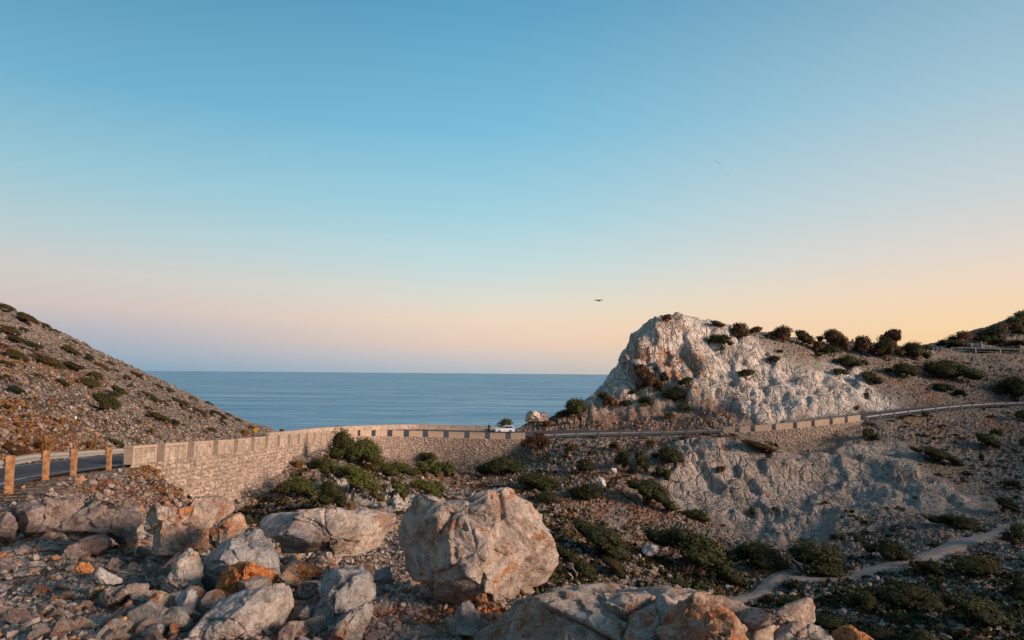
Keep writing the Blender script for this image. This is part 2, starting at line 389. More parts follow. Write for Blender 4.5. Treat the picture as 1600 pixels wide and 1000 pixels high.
def near_line(X, Y, L):
    """index of the nearest line sample and distance"""
    idx = np.zeros(len(X), np.int32); dd = np.full(len(X), 1e9, np.float32); lx, ly = L[:, 0].astype(np.float32), L[:, 1].astype(np.float32)
    for a in range(0, len(X), 40000):
        d = (X[a:a+40000, None].astype(np.float32)-lx)**2+(Y[a:a+40000, None].astype(np.float32)-ly)**2
        k = d.argmin(1); idx[a:a+40000] = k; dd[a:a+40000] = np.sqrt(d[np.arange(len(k)), k])
    return idx, dd
# foot paths in the valley
PATH1 = np.array([tuple(at(*p)) for p in ((1760,775,95),(1680,798,89),(1600,815,85),(1560,832,82),(1500,848,78),(1440,870,74),(1400,880,72),(1350,895,70),(1300,906,68),(1262,904,68.3),(1232,901,69))])
PATH2 = np.array([tuple(at(*p)) for p in ((1258,880,75),(1232,892,72),(1205,908,68.5),(1180,926,64.5),(1150,950,60),(1130,975,56))])
PR1, PR2 = resample(catmull(PATH1), 0.5), resample(catmull(PATH2), 0.5)

def ground_height(X, Y, aux=False):
    X = X.astype(np.float32); Y = Y.astype(np.float32)
    H = tps(X, Y)
    r = np.hypot(X, Y)
    flat = np.ones(len(X), np.float32)
    near = np.where(r < 320)[0]
    idx, dd = near_line(X[near], Y[near], RC[::2]); idx = np.minimum(idx*2, len(RC)-1)
    dx = X[near]-RC[idx, 0]; dy = Y[near]-RC[idx, 1]
    s = dx*RN[idx, 0]+dy*RN[idx, 1]; al = np.abs(dx*RT[idx, 0]+dy*RT[idx, 1])
    endf = sstep(6, 1, al)                                   # fade beyond the curve's ends
    W = RW[idx]; rz = RC[idx, 2]-0.14; wl_ = WALLED[idx]
    inner = np.where(wl_, (s > 0.22).astype(float), sstep(-4.5, -0.7, s))
    outer = 1-sstep(W+1.0, W+5.5, s)
    w = inner*outer*endf
    H[near] = H[near]*(1-w)+rz*w
    fl = np.where(wl_, sstep(-0.6, -2.5, s), sstep(-0.7, -3.5, s))
    fl = np.maximum(fl, sstep(W+0.6, W+3.0, s)); fl = np.maximum(fl, 1-endf)
    flat[near] = np.minimum(flat[near], fl)
    # upper road bench
    u = np.where((r > 150) & (r < 330) & (X > 60))[0]
    i2, d2 = near_line(X[u], Y[u], UPR)
    s2 = (X[u]-UPR[i2, 0])*UPN[i2, 0]+(Y[u]-UPR[i2, 1])*UPN[i2, 1]
    w2 = sstep(-9.0, -0.8, s2)*(1-sstep(6, 10, s2))*sstep(30, 5, d2)
    H[u] = H[u]*(1-w2)+UPR[i2, 2]*w2
    flat[u] = np.minimum(flat[u], 1-w2)
    pm = np.zeros(len(X), np.float32)
    v = np.where((r > 45) & (r < 140) & (X > 10))[0]
    for L, hw in ((PR1, 0.85), (PR2, 0.55)):
        i3, d3 = near_line(X[v], Y[v], L); pm[v] = np.maximum(pm[v], 1-sstep(hw, hw+0.7, d3))
    flat = np.minimum(flat, 1-0.93*pm)
    return (H, flat, pm) if aux else H

# ------------------------------------------------------------------ terrain mesh: polar grid, finer where slopes are steep
def build_terrain():
    az = list(np.linspace(-39.5, 39.5, NAZ)); a = 39.5; step = az[1]-az[0]; right = []
    while a < 180:
        step = min(step*1.13, 4.0); a += step; right.append(min(a, 180))
    right[-1] = 180
    az = np.array([-x for x in right[::-1][1:]]+az+right)       # -..180 ring (closed)
    az = np.radians(az)
    rad = np.r_[np.geomspace(0.8, 30, 240)[:-1], np.arange(30, 215, 0.2), np.arange(215, 275, 0.6), np.geomspace(275, 900, 50)]
    nA, nD = len(az), len(rad)
    AX = np.sin(az)[:, None]*rad; AY = np.cos(az)[:, None]*rad
    H, flat, pm = ground_height(AX.ravel(), AY.ravel(), True)
    H = H.reshape(nA, nD); flat = flat.reshape(nA, nD); pm = pm.reshape(nA, nD)
    V = np.empty((nA, NRAD, 3)); FL = np.empty((nA, NRAD)); PM = FL.copy()
    dr = np.diff(rad)[None, :]; dz = np.diff(H, axis=1); rm = (0.5*(rad[1:]+rad[:-1])+3)[None, :]
    w = np.sqrt(dr**2*0.10+dz**2)/rm + dr/rm*0.10
    w = np.where(rad[None, 1:] > 240, w*0.15, w)
    w = w/w.sum(1, keepdims=True)
    kk = np.exp(-0.5*(np.arange(-45, 46)/16.0)**2); kk /= kk.sum()
    wp = np.pad(w, ((45, 45), (0, 0)), 'wrap')
    w = np.stack([np.convolve(wp[:, j], kk, 'valid') for j in range(w.shape[1])], 1)
    for k in range(nA):
        c = np.r_[0, np.cumsum(w[k])]; rr = np.interp(np.linspace(0, c[-1], NRAD), c, rad)
        V[k, :, 0] = np.sin(az[k])*rr; V[k, :, 1] = np.cos(az[k])*rr; V[k, :, 2] = np.interp(rr, rad, H[k])
        FL[k] = np.interp(rr, rad, flat[k]); PM[k] = np.interp(rr, rad, pm[k])
    # displacement along the normal
    du = np.gradient(V, axis=0); dv = np.gradient(V, axis=1); N = np.cross(dv, du); N /= np.linalg.norm(N, axis=2)[..., None]+1e-9
    N[N[..., 2] < 0] *= -1
    P = V.reshape(-1, 3); n = N.reshape(-1, 3); fl = FL.ravel(); r = np.hypot(P[:, 0], P[:, 1])
    slope = 1-n[:, 2]
    def blob(pts):
        m = np.zeros(len(P))
        for (px, py, Y, rr) in pts:
            c = at(px, py, Y); m = np.maximum(m, np.exp(-(((P[:, 0]-c.x)**2+(P[:, 1]-c.y)**2+((P[:, 2]-c.z)*0.7)**2)/rr**2)))
        return m
    crag = np.clip(blob([(1000,560,155,12),(1060,530,156,13),(1130,530,160,12),(1180,570,155,11),(1060,580,152,10),(960,600,153,9),(1220,600,150,12),(1280,625,146,10),(1320,600,154,9),(1200,640,140,7),(1150,600,149,9),(1360,618,150,7),(1330,580,162,6)])*1.5, 0, 1)
    low = np.clip(blob([(1080,750,105,9),(1140,740,107,11),(1190,780,102,11),(1240,760,105,10),(1300,740,110,9),(1360,760,105,9),(1400,750,106,8),(1440,770,102,8),(1370,705,118,7),(1110,700,113,7),(1230,820,93,6)])*1.5, 0, 1)
    cliff = np.maximum(crag, low)*fl
    mound = np.clip(blob([(560,765,62,5),(585,780,58,4),(620,775,62,4),(530,745,66,3)])*1.3, 0, 1)
    nearw = sstep(26, 13, r)
    farw = 1-sstep(200, 500, r)
    Q = P
    n1 = fbm(Q*0.16, 3, 3); n2 = fbm(Q*0.55, 4, 11, 0.6); n3 = fbm(Q*2.0, 3, 23, 0.6)
    st = worley(Q*0.95+n2[:, None]*0.3, 7); st2 = worley(Q*2.4, 19)
    rub = sstep(0.02, 0.35, st[1]-st[0])*(0.25+0.75*st[2]); rub2 = sstep(0.02, 0.3, st2[1]-st2[0])*(0.2+0.8*st2[2])
    disp = (1-nearw)*(0.55*n1+0.22*n2+0.06*n3+0.34*(rub-0.4)+0.12*(rub2-0.4)) + nearw*(0.06*n2+0.03*n3)
    # cliffs: upright fluting, tilted faces and thin dark fissures
    cd = np.zeros(len(P)); cm = np.where((cliff > 0.01) | (mound > 0.01))[0]; Qc = Q[cm]
    S = np.stack([Qc[:, 0]+0.35*Qc[:, 2], Qc[:, 1]*0.8, Qc[:, 2]*0.40-0.15*Qc[:, 0]], 1)
    S = S+1.1*np.stack([fbm(Qc*0.25, 3, 41), fbm(Qc*0.25, 3, 43), fbm(Qc*0.25, 3, 47)], 1)
    w1 = worley(S*0.24, 51, True); w2 = worley(S*0.62, 61, True); w3 = worley(S*1.6, 71, True)
    rid = fbm(S*np.array([0.45, 0.45, 0.2]), 3, 81, 0.58, True)
    c_ = 1.9*w1[3]+0.9*(w1[2]-0.5)-0.55*(1-sstep(0, 0.07, w1[1]-w1[0])) + 0.62*w2[3]+0.20*(w2[2]-0.5)-0.42*(1-sstep(0, 0.13, w2[1]-w2[0])) + 0.07*w3[3] + 0.15*(rid-0.1)+0.03*n3[cm]
    cd[cm] = (c_-c_.mean())*np.where(crag[cm] > low[cm], 1.0, 0.7); b2 = np.zeros(len(P)); b2[cm] = 0.7*w2[3]+0.35*w3[3]-0.3*(1-sstep(0, 0.09, w2[1]-w2[0]))+0.3*rid
    def blur(A, su, sv_):
        for ax, sg in ((0, su), (1, sv_)):
            k_ = np.exp(-0.5*(np.arange(-int(3*sg+1), int(3*sg+1)+1)/sg)**2); k_ /= k_.sum(); h_ = len(k_)//2
            B = np.zeros_like(A)
            for j, c in enumerate(k_): B += c*np.roll(A, j-h_, axis=ax)
            A = B
        return A
    cg = cd.reshape(nA, NRAD); sharp = blur(cg, 1.0, 1.5).ravel(); soft = blur(cg, 2.6, 4.0).ravel()
    cd = np.where(crag > low, 0.40*cd+0.45*sharp+0.2*soft, 0.30*cd+0.45*sharp+0.35*soft)
    disp = disp*(1-cliff)+cd*cliff
    disp = disp*(1-mound*fl)+mound*fl*(b2+0.2)
    disp *= fl*farw
    P = P+n*disp[:, None]
    # soil colour field
    rust = blob([(950,745,105,9),(900,790,88,8),(1000,800,90,9),(700,750,100,10),(930,770,95,8),(1020,860,78,9),(760,740,110,7),(940,850,72,7),(1100,885,74,6),(1180,885,74,5),(960,662,143,9),(1060,664,140,9),(1120,655,140,8),(1000,655,143,8),
                 (40,680,38,10),(100,680,46,7),(10,660,42,9),(160,760,28,5),(200,750,36,5),(120,770,24,4),(1450,618,158,5),(1400,600,162,5),(1000,690,120,7),(1100,685,120,6),(1450,665,130,6),(1550,660,135,6),(30,560,70,8),(700,980,6,1.8),(300,1000,6,1.3)])
    rustcr = np.clip(blob([(1040,540,156,5),(1060,565,153,6),(1085,570,153,4),(1000,550,155,5),(1050,500,160,3)]), 0, 1)
    dark = blob([(1300,960,56,12),(1200,960,56,8),(1450,950,58,12),(1550,900,64,9),(1240,930,62,7),(1100,900,68,6),(1380,920,60,8),(950,860,70,7),(850,900,50,8)])
    grid = np.arange(nA*NRAD).reshape(nA, NRAD)
    a0 = grid; a1 = np.roll(grid, -1, axis=0)
    q = np.stack([a0[:, :-1], a0[:, 1:], a1[:, 1:], a1[:, :-1]], -1).reshape(-1, 4)
    # centre disc under the camera
    c = len(P); P = np.vstack([P, [[0, 0, float(P.reshape(-1,3)[grid[:, 0], 2].mean())]]])
    ctr = np.stack([np.full(nA, c), grid[:, 0], a1[:, 0], a1[:, 0]], -1)
    me = mesh_np('ground', P, q, smooth=True)
    z = lambda arr: np.r_[arr, 0.0]
    fattr(me, 'rust', z(np.clip(rust+rustcr*0.9, 0, 1))); fattr(me, 'cliff', z(np.clip(cliff+mound, 0, 1))); fattr(me, 'bright', z(np.clip(crag+mound, 0, 1))); fattr(me, 'path', z(PM.ravel())); fattr(me, 'dark', z(np.clip(dark, 0, 1))); fattr(me, 'near', z(nearw)); 
    return me, P, n, np.arange(nA*NRAD), disp, (nA, NRAD, az)

def ground_mat():
    m, nt, p = new_mat('stony ground'); g = NG(nt)
    pos = g.n.new('ShaderNodeNewGeometry').outputs['Position']
    rust, cliff, path, dark, near = (g.attr(k).outputs['Fac'] for k in ('rust', 'cliff', 'path', 'dark', 'near'))
    big = g.noise(pos, 0.22, 7, 0.62, 0.5); mid = g.noise(pos, 1.3, 9, 0.68, 0.4); fine = g.noise(pos, 7.0, 8, 0.7)
    cell = g.voro(pos, 2.6, 'F1', 'Color'); cellv = g.n.new('ShaderNodeSeparateColor'); g.l.new(cell, cellv.inputs[0]); cv = cellv.outputs[0]
    edge = g.voro(pos, 2.6, 'DISTANCE_TO_EDGE'); edge2 = g.voro(pos, 6.5, 'DISTANCE_TO_EDGE')
    cell2 = g.voro(pos, 6.5, 'F1', 'Color'); c2v = g.n.new('ShaderNodeSeparateColor'); g.l.new(cell2, c2v.inputs[0])
    # scree: mosaic of pale stones over darker earth
    stone = g.mix(cv, (0.26,0.195,0.155,1), (0.58,0.47,0.385,1))
    stone = g.mix(g.math('MULTIPLY', c2v.outputs[0], 0.5), stone, (0.483,0.354,0.267,1))
    soil = g.mix(g.rng(mid, 0.35, 0.65), (0.089,0.058,0.039,1), (0.210,0.136,0.090,1))
    cover = g.math('MULTIPLY', g.rng(edge, 0.02, 0.10), g.rng(g.math('ADD', mid, g.math('MULTIPLY', cv, 0.4)), 0.50, 0.66))
    col = g.mix(cover, soil, stone)
    patch = g.rng(g.noise(pos, 0.16, 6, 0.62, 0.8), 0.50, 0.62)
    col = g.mix(g.math('MULTIPLY', patch, 0.6), col, g.mix(g.rng(mid, 0.35, 0.65), (0.34,0.275,0.23,1), (0.56,0.465,0.395,1)))
    # rust coloured earth
    rm = g.rng(g.math('ADD', g.noise(pos, 0.55, 8, 0.66, 0.6), g.math('MULTIPLY', rust, 0.22)), 0.61, 0.75)
    rcol = g.mix(g.rng(mid, 0.3, 0.7), (0.210,0.068,0.024,1), (0.525,0.194,0.073,1))
    rcol = g.mix(g.math('MULTIPLY', cover, 0.55), rcol, stone)
    col = g.mix(g.math('MULTIPLY', rm, 0.9), col, rcol)
    # dark low scrub between stones
    dm = g.rng(g.math('ADD', g.noise(pos, 1.9, 8, 0.7, 0.5), g.math('MULTIPLY', dark, 0.09)), 0.61, 0.68)
    col = g.mix(g.math('MULTIPLY', dm, 0.8), col, (0.037,0.029,0.017,1))
    # bare limestone of the cliffs
    l1 = g.mix(g.rng(big, 0.38, 0.60), (0.29,0.225,0.185,1), (0.49,0.39,0.325,1)); l2 = g.mix(g.rng(big, 0.38, 0.60), (0.46,0.375,0.315,1), (0.76,0.65,0.56,1))
    lime = g.mix(g.attr('bright').outputs['Fac'], l1, l2)
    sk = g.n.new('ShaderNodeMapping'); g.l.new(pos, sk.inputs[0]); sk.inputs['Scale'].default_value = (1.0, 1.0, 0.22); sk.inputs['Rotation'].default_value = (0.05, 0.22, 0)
    lime = g.mix(g.math('MULTIPLY', g.rng(g.noise(sk.outputs[0], 0.9, 8, 0.68, 0.6), 0.50, 0.64), 0.62), lime, (0.21,0.17,0.145,1))     # grey weathering streaks, which also paint in the shade of vertical fissures
    lime = g.mix(g.math('MULTIPLY', g.rng(fine, 0.55, 0.72), 0.5), lime, (0.158,0.121,0.099,1))
    lime = g.mix(g.math('MULTIPLY', g.rng(mid, 0.50, 0.34), 0.5), lime, (0.714,0.582,0.464,1))
    lime = g.mix(g.math('MULTIPLY', g.rng(g.math('ADD', g.noise(pos, 0.35, 7, 0.65, 0.9), g.math('MULTIPLY', rust, 0.22)), 0.62, 0.74), 0.8), lime, (0.378,0.160,0.086,1))
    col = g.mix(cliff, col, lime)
    dust = g.mix(g.rng(mid, 0.3, 0.7), (0.315,0.228,0.168,1), (0.441,0.325,0.245,1))
    col = g.mix(path, col, dust)
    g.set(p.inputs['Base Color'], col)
    h = g.math('ADD', g.math('MULTIPLY', g.rng(edge, 0.0, 0.16), 0.9), g.math('MULTIPLY', g.rng(edge2, 0.0, 0.12), 0.4))
    h = g.math('ADD', g.math('MULTIPLY', h, g.math('SUBTRACT', 1.0, g.math('MAXIMUM', cliff, path))), g.math('MULTIPLY', mid, g.math('SUBTRACT', 1.1, g.math('MULTIPLY', cliff, 0.2))))
    h = g.math('ADD', h, g.math('MULTIPLY', fine, g.math('SUBTRACT', 0.35, g.math('MULTIPLY', cliff, 0.08))))
    sv = g.n.new('ShaderNodeMapping'); g.l.new(pos, sv.inputs[0]); sv.inputs['Scale'].default_value = (1.0, 0.9, 0.20); sv.inputs['Rotation'].default_value = (0.05, 0.22, 0)
    nz_ = g.n.new('ShaderNodeTexNoise'); g.l.new(pos, nz_.inputs['Vector']); nz_.inputs['Scale'].default_value = 0.5; nz_.inputs['Detail'].default_value = 5
    wv = g.vmath('ADD', sv.outputs[0], g.vmath('MULTIPLY', nz_.outputs['Color'], (1.6, 1.6, 1.2)))
    f1 = g.rng(g.voro(wv, 0.55, 'DISTANCE_TO_EDGE'), 0.0, 0.11); f2 = g.rng(g.voro(wv, 1.7, 'DISTANCE_TO_EDGE'), 0.0, 0.17)
    fis = g.math('ADD', g.math('MULTIPLY', f1, 1.7), g.math('MULTIPLY', f2, 0.55))
    h = g.math('ADD', h, g.math('MULTIPLY', fis, cliff))
    dn = g.n.new('ShaderNodeBump'); dn.inputs['Strength'].default_value = 1.0; g.l.new(h, dn.inputs['Height'])
    g.set(dn.inputs['Distance'], g.rng(near, 0.0, 1.0, 0.22, 0.03))
    g.set(p.inputs['Normal'], dn.outputs[0])
    return m

NAZ, NRAD = 780, 880
MG = ground_mat()
g_me, TV, TN, TIDX, TDISP, TGRID = build_terrain()
g_me.materials.append(MG)
_ca = np.empty(len(g_me.vertices), np.float32); g_me.attributes['path'].data.foreach_get('value', _ca)
_na = _ca.copy(); g_me.attributes['near'].data.foreach_get('value', _na)
_cl0 = _ca.copy(); g_me.attributes['cliff'].data.foreach_get('value', _cl0)
_fv = np.empty(len(g_me.loops), np.int32); g_me.loops.foreach_get('vertex_index', _fv); _fv = _fv.reshape(-1, 4)[:, 0]
g_me.polygons.foreach_set('use_smooth', (_ca[_fv] > 0.2) | (_na[_fv] > 0.5) | (_cl0[_fv] > 0.35))
ground = link('ground', g_me); tag(ground, 'stony limestone ground with rocky slopes, cliffs and rust coloured earth', kind='structure')
bpy.context.view_layer.update()

def hit(px, py, tries=40):
    """first ground point seen at photo pixel; walks down the picture if the sky is hit"""
    for k in range(tries):
        ok, loc, nrm, _ = ground.ray_cast(Vector((0, 0, 0)), ray(px, py+k*1.0))
        if ok and loc.length < 330: return loc, nrm
    return at(px, py, 100), Vector((0, 0, 1))
def drop(x, y):
    ok, loc, nrm, _ = ground.ray_cast(Vector((x, y, 80)), Vector((0, 0, -1)))
    return (loc, nrm) if ok else (Vector((x, y, 0)), Vector((0, 0, 1)))

# ------------------------------------------------------------------ sea
def sea_mat():
    m, nt, p = new_mat('sea water'); g = NG(nt)
    pos = g.n.new('ShaderNodeNewGeometry').outputs['Position']
    mp = g.n.new('ShaderNodeMapping'); g.l.new(pos, mp.inputs[0]); mp.inputs['Scale'].default_value = (0.0011, 0.0042, 1); mp.inputs['Rotation'].default_value = (0, 0, 0.12)
    st = g.noise(mp.outputs[0], 1.0, 6, 0.6, 0.6)
    mp2 = g.n.new('ShaderNodeMapping'); g.l.new(pos, mp2.inputs[0]); mp2.inputs['Scale'].default_value = (0.0005, 0.006, 1)
    st2 = g.noise(mp2.outputs[0], 1.0, 5, 0.6, 1.5)
    slick = g.rng(g.math('ABSOLUTE', g.math('SUBTRACT', st2, 0.5)), 0.03, 0.0)
    col = g.mix(g.rng(st, 0.35, 0.65), (0.11,0.275,0.42,1), (0.18,0.36,0.49,1))
    g.set(p.inputs['Base Color'], col)
    p.inputs['Roughness'].default_value = 0.42; p.inputs['IOR'].default_value = 1.33; p.inputs['Specular IOR Level'].default_value = 0.5
    g.set(p.inputs['Roughness'], g.math('SUBTRACT', g.rng(st, 0.3, 0.7, 0.52, 0.40), g.math('MULTIPLY', slick, 0.22)))
    w = g.math('ADD', g.noise(pos, 0.35, 8, 0.65), g.math('MULTIPLY', g.noise(pos, 0.05, 5, 0.6), 2.0))
    g.set(p.inputs['Normal'], g.bump(w, 0.8, 0.9))
    return m
R = [0, 400, 1200, 3000, 8000, 20000, 45000, 90000]
n = 96; V = [(0, 0, -130)]; Fq = []
for k, r in enumerate(R[1:]):
    V += [(r*math.sin(2*math.pi*i/n), r*math.cos(2*math.pi*i/n), -130) for i in range(n)]
me = bpy.data.meshes.new('sea')
for i in range(n): Fq.append((0, 1+(i+1) % n, 1+i))
for k in range(len(R)-2):
    for i in range(n):
        a, b = 1+k*n+i, 1+k*n+(i+1) % n; Fq.append((a, b, b+n, a+n))
me.from_pydata(V, [], Fq); me.materials.append(sea_mat())
for pl in me.polygons:
    pass
sea = link('sea', me); tag(sea, 'calm blue sea reaching the horizon', kind='structure')

# ------------------------------------------------------------------ shared materials
M_ASPH = simple_mat('asphalt', (0.095, 0.082, 0.084), 0.9, var=0.3, scale=160, bump=0.3, coords='Generated')
M_LINE = simple_mat('road paint', (0.55, 0.53, 0.50), 0.7, var=0.2, scale=20)
M_MORTAR = simple_mat('lime mortar', (0.27, 0.205, 0.165), 0.95, var=0.3, scale=2.0, bump=0.6)
M_BLOCK = simple_mat('dressed sandstone', (0.48, 0.345, 0.255), 0.92, var=0.16, scale=3.0, bump=0.4)
M_WALL = rock_mat('wall rubble stone', 1.1, False, False, grey=(0.37,0.285,0.23), pale=(0.60,0.475,0.385), rust=(0.46,0.26,0.15), vein=False, bumpd=0.02)
M_POST = simple_mat('ochre stone post', (0.42, 0.205, 0.09), 0.9, var=0.45, scale=5.0, bump=0.9)
M_STEEL = simple_mat('galvanised steel', (0.42, 0.385, 0.36), 0.6, 0.2, var=0.12, scale=4)
M_STEELD = simple_mat('dull steel post', (0.30, 0.29, 0.28), 0.6, 0.2, var=0.15, scale=4)

def ribbon(name, Pin, Pout, mat, n=4, dz=0.0):
    """strip mesh between two equal-length polylines"""
    Pin, Pout = np.asarray(Pin), np.asarray(Pout); k = len(Pin)
    V = np.concatenate([Pin+(Pout-Pin)*(j/n) for j in range(n+1)]).reshape(n+1, k, 3).transpose(1, 0, 2).reshape(-1, 3); V[:, 2] += dz
    i = np.arange(k-1)[:, None]*(n+1)+np.arange(n)[None]
    Fq = np.stack([i, i+1, i+n+2, i+n+1], -1).reshape(-1, 4)
    return mesh_np(name, V, Fq[:, ::-1], mat)
def off(idx, d, dz=0.0):
    """points at offset d (towards the road) from the road's inner edge"""
    d = np.broadcast_to(np.asarray(d, float), (len(idx),))
    return np.c_[RC[idx, :2]+RN[idx]*d[:, None], RC[idx, 2]+dz]
ALL = np.arange(len(RC))
road = link('road', ribbon('road', off(ALL, 0.06), off(ALL, RW+0.5), M_ASPH, 6, 0.0)); tag(road, 'narrow asphalt mountain road winding round the valley', kind='structure')
for dd, sel in ((0.75, ALL), ('o', ALL)):
    d0 = np.full(len(ALL), 0.75) if dd != 'o' else RW-0.35
    ln = link('road_marking', ribbon('road_marking', off(sel, d0), off(sel, d0+0.13), M_LINE, 1, 0.006)); tag(ln, 'faded white edge line painted on the asphalt', kind='structure')
upr = np.c_[UPR[:, :2]+UPN*0.2, UPR[:, 2]+0.12]; upo = np.c_[UPR[:, :2]+UPN*6.0, UPR[:, 2]+0.12]
tag(link('upper_road', ribbon('upper_road', upr, upo, M_ASPH, 4)), 'upper bend of the asphalt road at the far right', kind='structure')

def path_mesh(PR, hw):
    t, nn = line_normals(PR); rows = []
    for i in range(len(PR)):
        row = []
        wv = hw*(1+0.15*math.sin(i*0.37)+0.12*math.sin(i*0.91)+random.Random(i).uniform(-.22, .22))
        for j in np.linspace(-1, 1, 7):
            x, y = PR[i, 0]+nn[i, 0]*wv*j, PR[i, 1]+nn[i, 1]*wv*j
            row.append((x, y, drop(x, y)[0].z+0.045*(1-j*j*1.4)+0.01))
        rows.append(row)
    V = np.array(rows).reshape(-1, 3); i = np.arange(len(PR)-1)[:, None]*7+np.arange(6)[None]
    return mesh_np('footpath', V, np.stack([i, i+1, i+8, i+7], -1).reshape(-1, 4)[:, ::-1], M_PATH)
M_PATH = simple_mat('trodden limestone dust', (0.31, 0.25, 0.215), 0.95, var=0.22, scale=1.6, bump=0.8)
tag(link('footpath', path_mesh(PR1, 0.85)), 'pale trodden footpath crossing the valley floor', kind='structure')
tag(link('footpath', path_mesh(PR2, 0.5)), 'narrow side track dropping from the footpath', kind='structure')

# ------------------------------------------------------------------ walls
def s_of(px): return float(np.interp(px, RPX, RS))
def frame_at(s):
    x, y, z = (float(np.interp(s, RS, RC[:, k])) for k in range(3))
    i = min(int(np.searchsorted(RS, s)), len(RC)-1)
    t = Vector((RT[i, 0], RT[i, 1], 0)).normalized(); nn = Vector((RN[i, 0], RN[i, 1], 0)).normalized()
    return Vector((x, y, z)), t, nn
def block_geo(s0, s1, panel):
    p0, _, n0 = frame_at(s0); p1, _, n1 = frame_at(s1); t = (p1-p0); L = t.length; t.normalize(); nn = (n0+n1).normalized()
    up = Vector((0, 0, 1)); mid = (p0+p1)/2
    def bx(mb, a0, a1, d0, d1, h0, h1):     # along, depth (0 = valley face, + towards road), height
        P = [mid+t*a+nn*d+up*h for a in (a0, a1) for d in (d0, d1) for h in (h0, h1)]
        for q in range(len(P)): P[q] = P[q]+Vector((random.uniform(-.008, .008),)*3)
        mb.hexa(P)
    h = L/2; mb = MB()
    bx(mb, -h, h, -0.045, 0.50, 0.93, 1.08)            # coping
    if panel:
        bx(mb, -h+0.003, -h+0.22, -0.03, 0.485, -0.02, 0.929); bx(mb, h-0.22, h-0.003, -0.03, 0.485, -0.02, 0.929)
        bx(mb, -h+0.221, h-0.221, 0.05, 0.45, -0.02, 0.929)
    else:
        bx(mb, -h+0.02, h-0.02, 0.0, 0.45, -0.02, 0.93)
    pan = None
    if panel:
        pan = MB(); rng = random.Random(int(s0*10))
        hz = 0.01
        while hz < 0.9:
            hh = rng.uniform(0.13, 0.2); a = -h+0.23
            while a < h-0.26:
                w = rng.uniform(0.14, 0.34); a1 = min(a+w, h-0.23)
                o = rng.uniform(0.0, 0.03); bx(pan, a+0.008, a1-0.008, 0.012-o*0.8, 0.051, hz, min(hz+hh-0.012, 0.925)); a = a1
            hz += hh
    return mb, pan
def rubble_face(s0, s1, dense, near_only=None):
    """stones of the wall face between road level and the ground; returns list of (verts, faces, size px)"""
    out = []; rng = random.Random(5); s = s0; rows = []
    # ground level along the wall
    S = np.arange(s0, s1+0.5, 1.0); G = []
    for q in S:
        p, t, nn = frame_at(q); G.append(drop(p.x-nn.x*0.35, p.y-nn.y*0.35)[0].z)
    G = np.array(G)
    cell = dense; L = s1-s0; nU = int(L/cell); U = []
    for iu in range(nU+1):
        for iv in range(int(10/(cell*0.8))):
            s = s0+(iu+0.5*(iv % 2)+rng.uniform(-.30, .30))*cell; v = (iv+0.45+rng.uniform(-.30, .30))*cell*0.8
            if s > s1-0.1 or s < s0+0.08: continue
            p, t, nn = frame_at(s); g = float(np.interp(s, S, G)); z = p.z-v
            if z < g-0.25 or v < 0.08: continue
            r = cell*rng.choice((0.40, 0.45, 0.5, 0.55, 0.62)); k = rng.choice((5, 6, 7)); a0 = rng.uniform(0, 6.28); asp = rng.uniform(0.62, 0.95)
            prot = rng.uniform(0.03, 0.12)*(0.6+dense); tl, tv_ = rng.uniform(-.12, .12), rng.uniform(-.12, .12)
            ring = []
            for q in range(k):
                a = a0+6.283*q/k+rng.uniform(-.2, .2); rr = r*rng.uniform(0.82, 1.12); ring.append((rr*math.cos(a), rr*math.sin(a)*asp))
            V = [p+t*a+Vector((0, 0, b-v))+nn*0.04 for a, b in ring]+[p+t*a*0.74+Vector((0, 0, b*0.74-v))-nn*(prot+a*tl+b*tv_) for a, b in ring]
            Fc = [tuple(range(k, 2*k))]+[(q, (q+1) % k, k+(q+1) % k, k+q) for q in range(k)]
            out.append((V, Fc, 2*r*F/p.y, p.y))
    return out
def build_wall(name, label, px0, px1, blocks, dense, indiv, gcat='wall'):
    s0, s1 = s_of(px0), s_of(px1)
    p0, _, _ = frame_at(s0)
    root = empty(name, p0); tag(root, label, gcat)
    bpy.context.view_layer.update()
    inv = Matrix.Translation(-p0)
    def child(o, par=root):
        o.parent = par; o.matrix_parent_inverse = Matrix.Identity(4); return o
    idx = np.where((RS >= s0) & (RS <= s1))[0]
    # core: face, top and back
    A = off(idx, 0.03, 0.02)-np.array(p0); B = A.copy(); B[:, 2] -= 9.0
    C2 = off(idx, 0.46, 0.02)-np.array(p0); D = C2.copy(); D[:, 2] -= 1.0
    k = len(idx); V = np.concatenate([B, A, C2, D]); i = np.arange(k-1)
    Fq = np.concatenate([np.stack([i+k*j, i+1+k*j, i+1+k*(j+1), i+k*(j+1)], -1) for j in range(3)])
    child(link('wall_core', mesh_np('wall_core', V, Fq, M_MORTAR, False)))
    st = rubble_face(s0, s1, dense)
    st.sort(key=lambda q: -q[2]); big = st[:indiv]; rest = st[indiv:]
    for (V, Fc, sz, _) in big:
        c = sum(V, Vector())/len(V); me = bpy.data.meshes.new('wall_stone'); me.from_pydata([v-c for v in V], [], Fc); me.materials.append(M_WALL); me.update()
        child(link('wall_stone', me, loc=c-p0))
    mb = MB()
    for (V, Fc, sz, _) in rest: mb.add([v-p0 for v in V], Fc)
    if rest:
        o = child(mb.build('rubble_masonry', M_WALL)); o['kind'] = 'stuff'
    for (a, b, panel) in blocks:
        fm, pm_ = block_geo(a, b, panel)
        c = (frame_at(a)[0]+frame_at(b)[0])/2
        fm.v = [tuple(Vector(v)-c) for v in fm.v]
        o = child(fm.build('parapet_block', M_BLOCK, loc=c-p0))
        if panel:
            pm_.v = [tuple(Vector(v)-c) for v in pm_.v]
            child(pm_.build('rubble_panel', M_WALL), o)
    return root
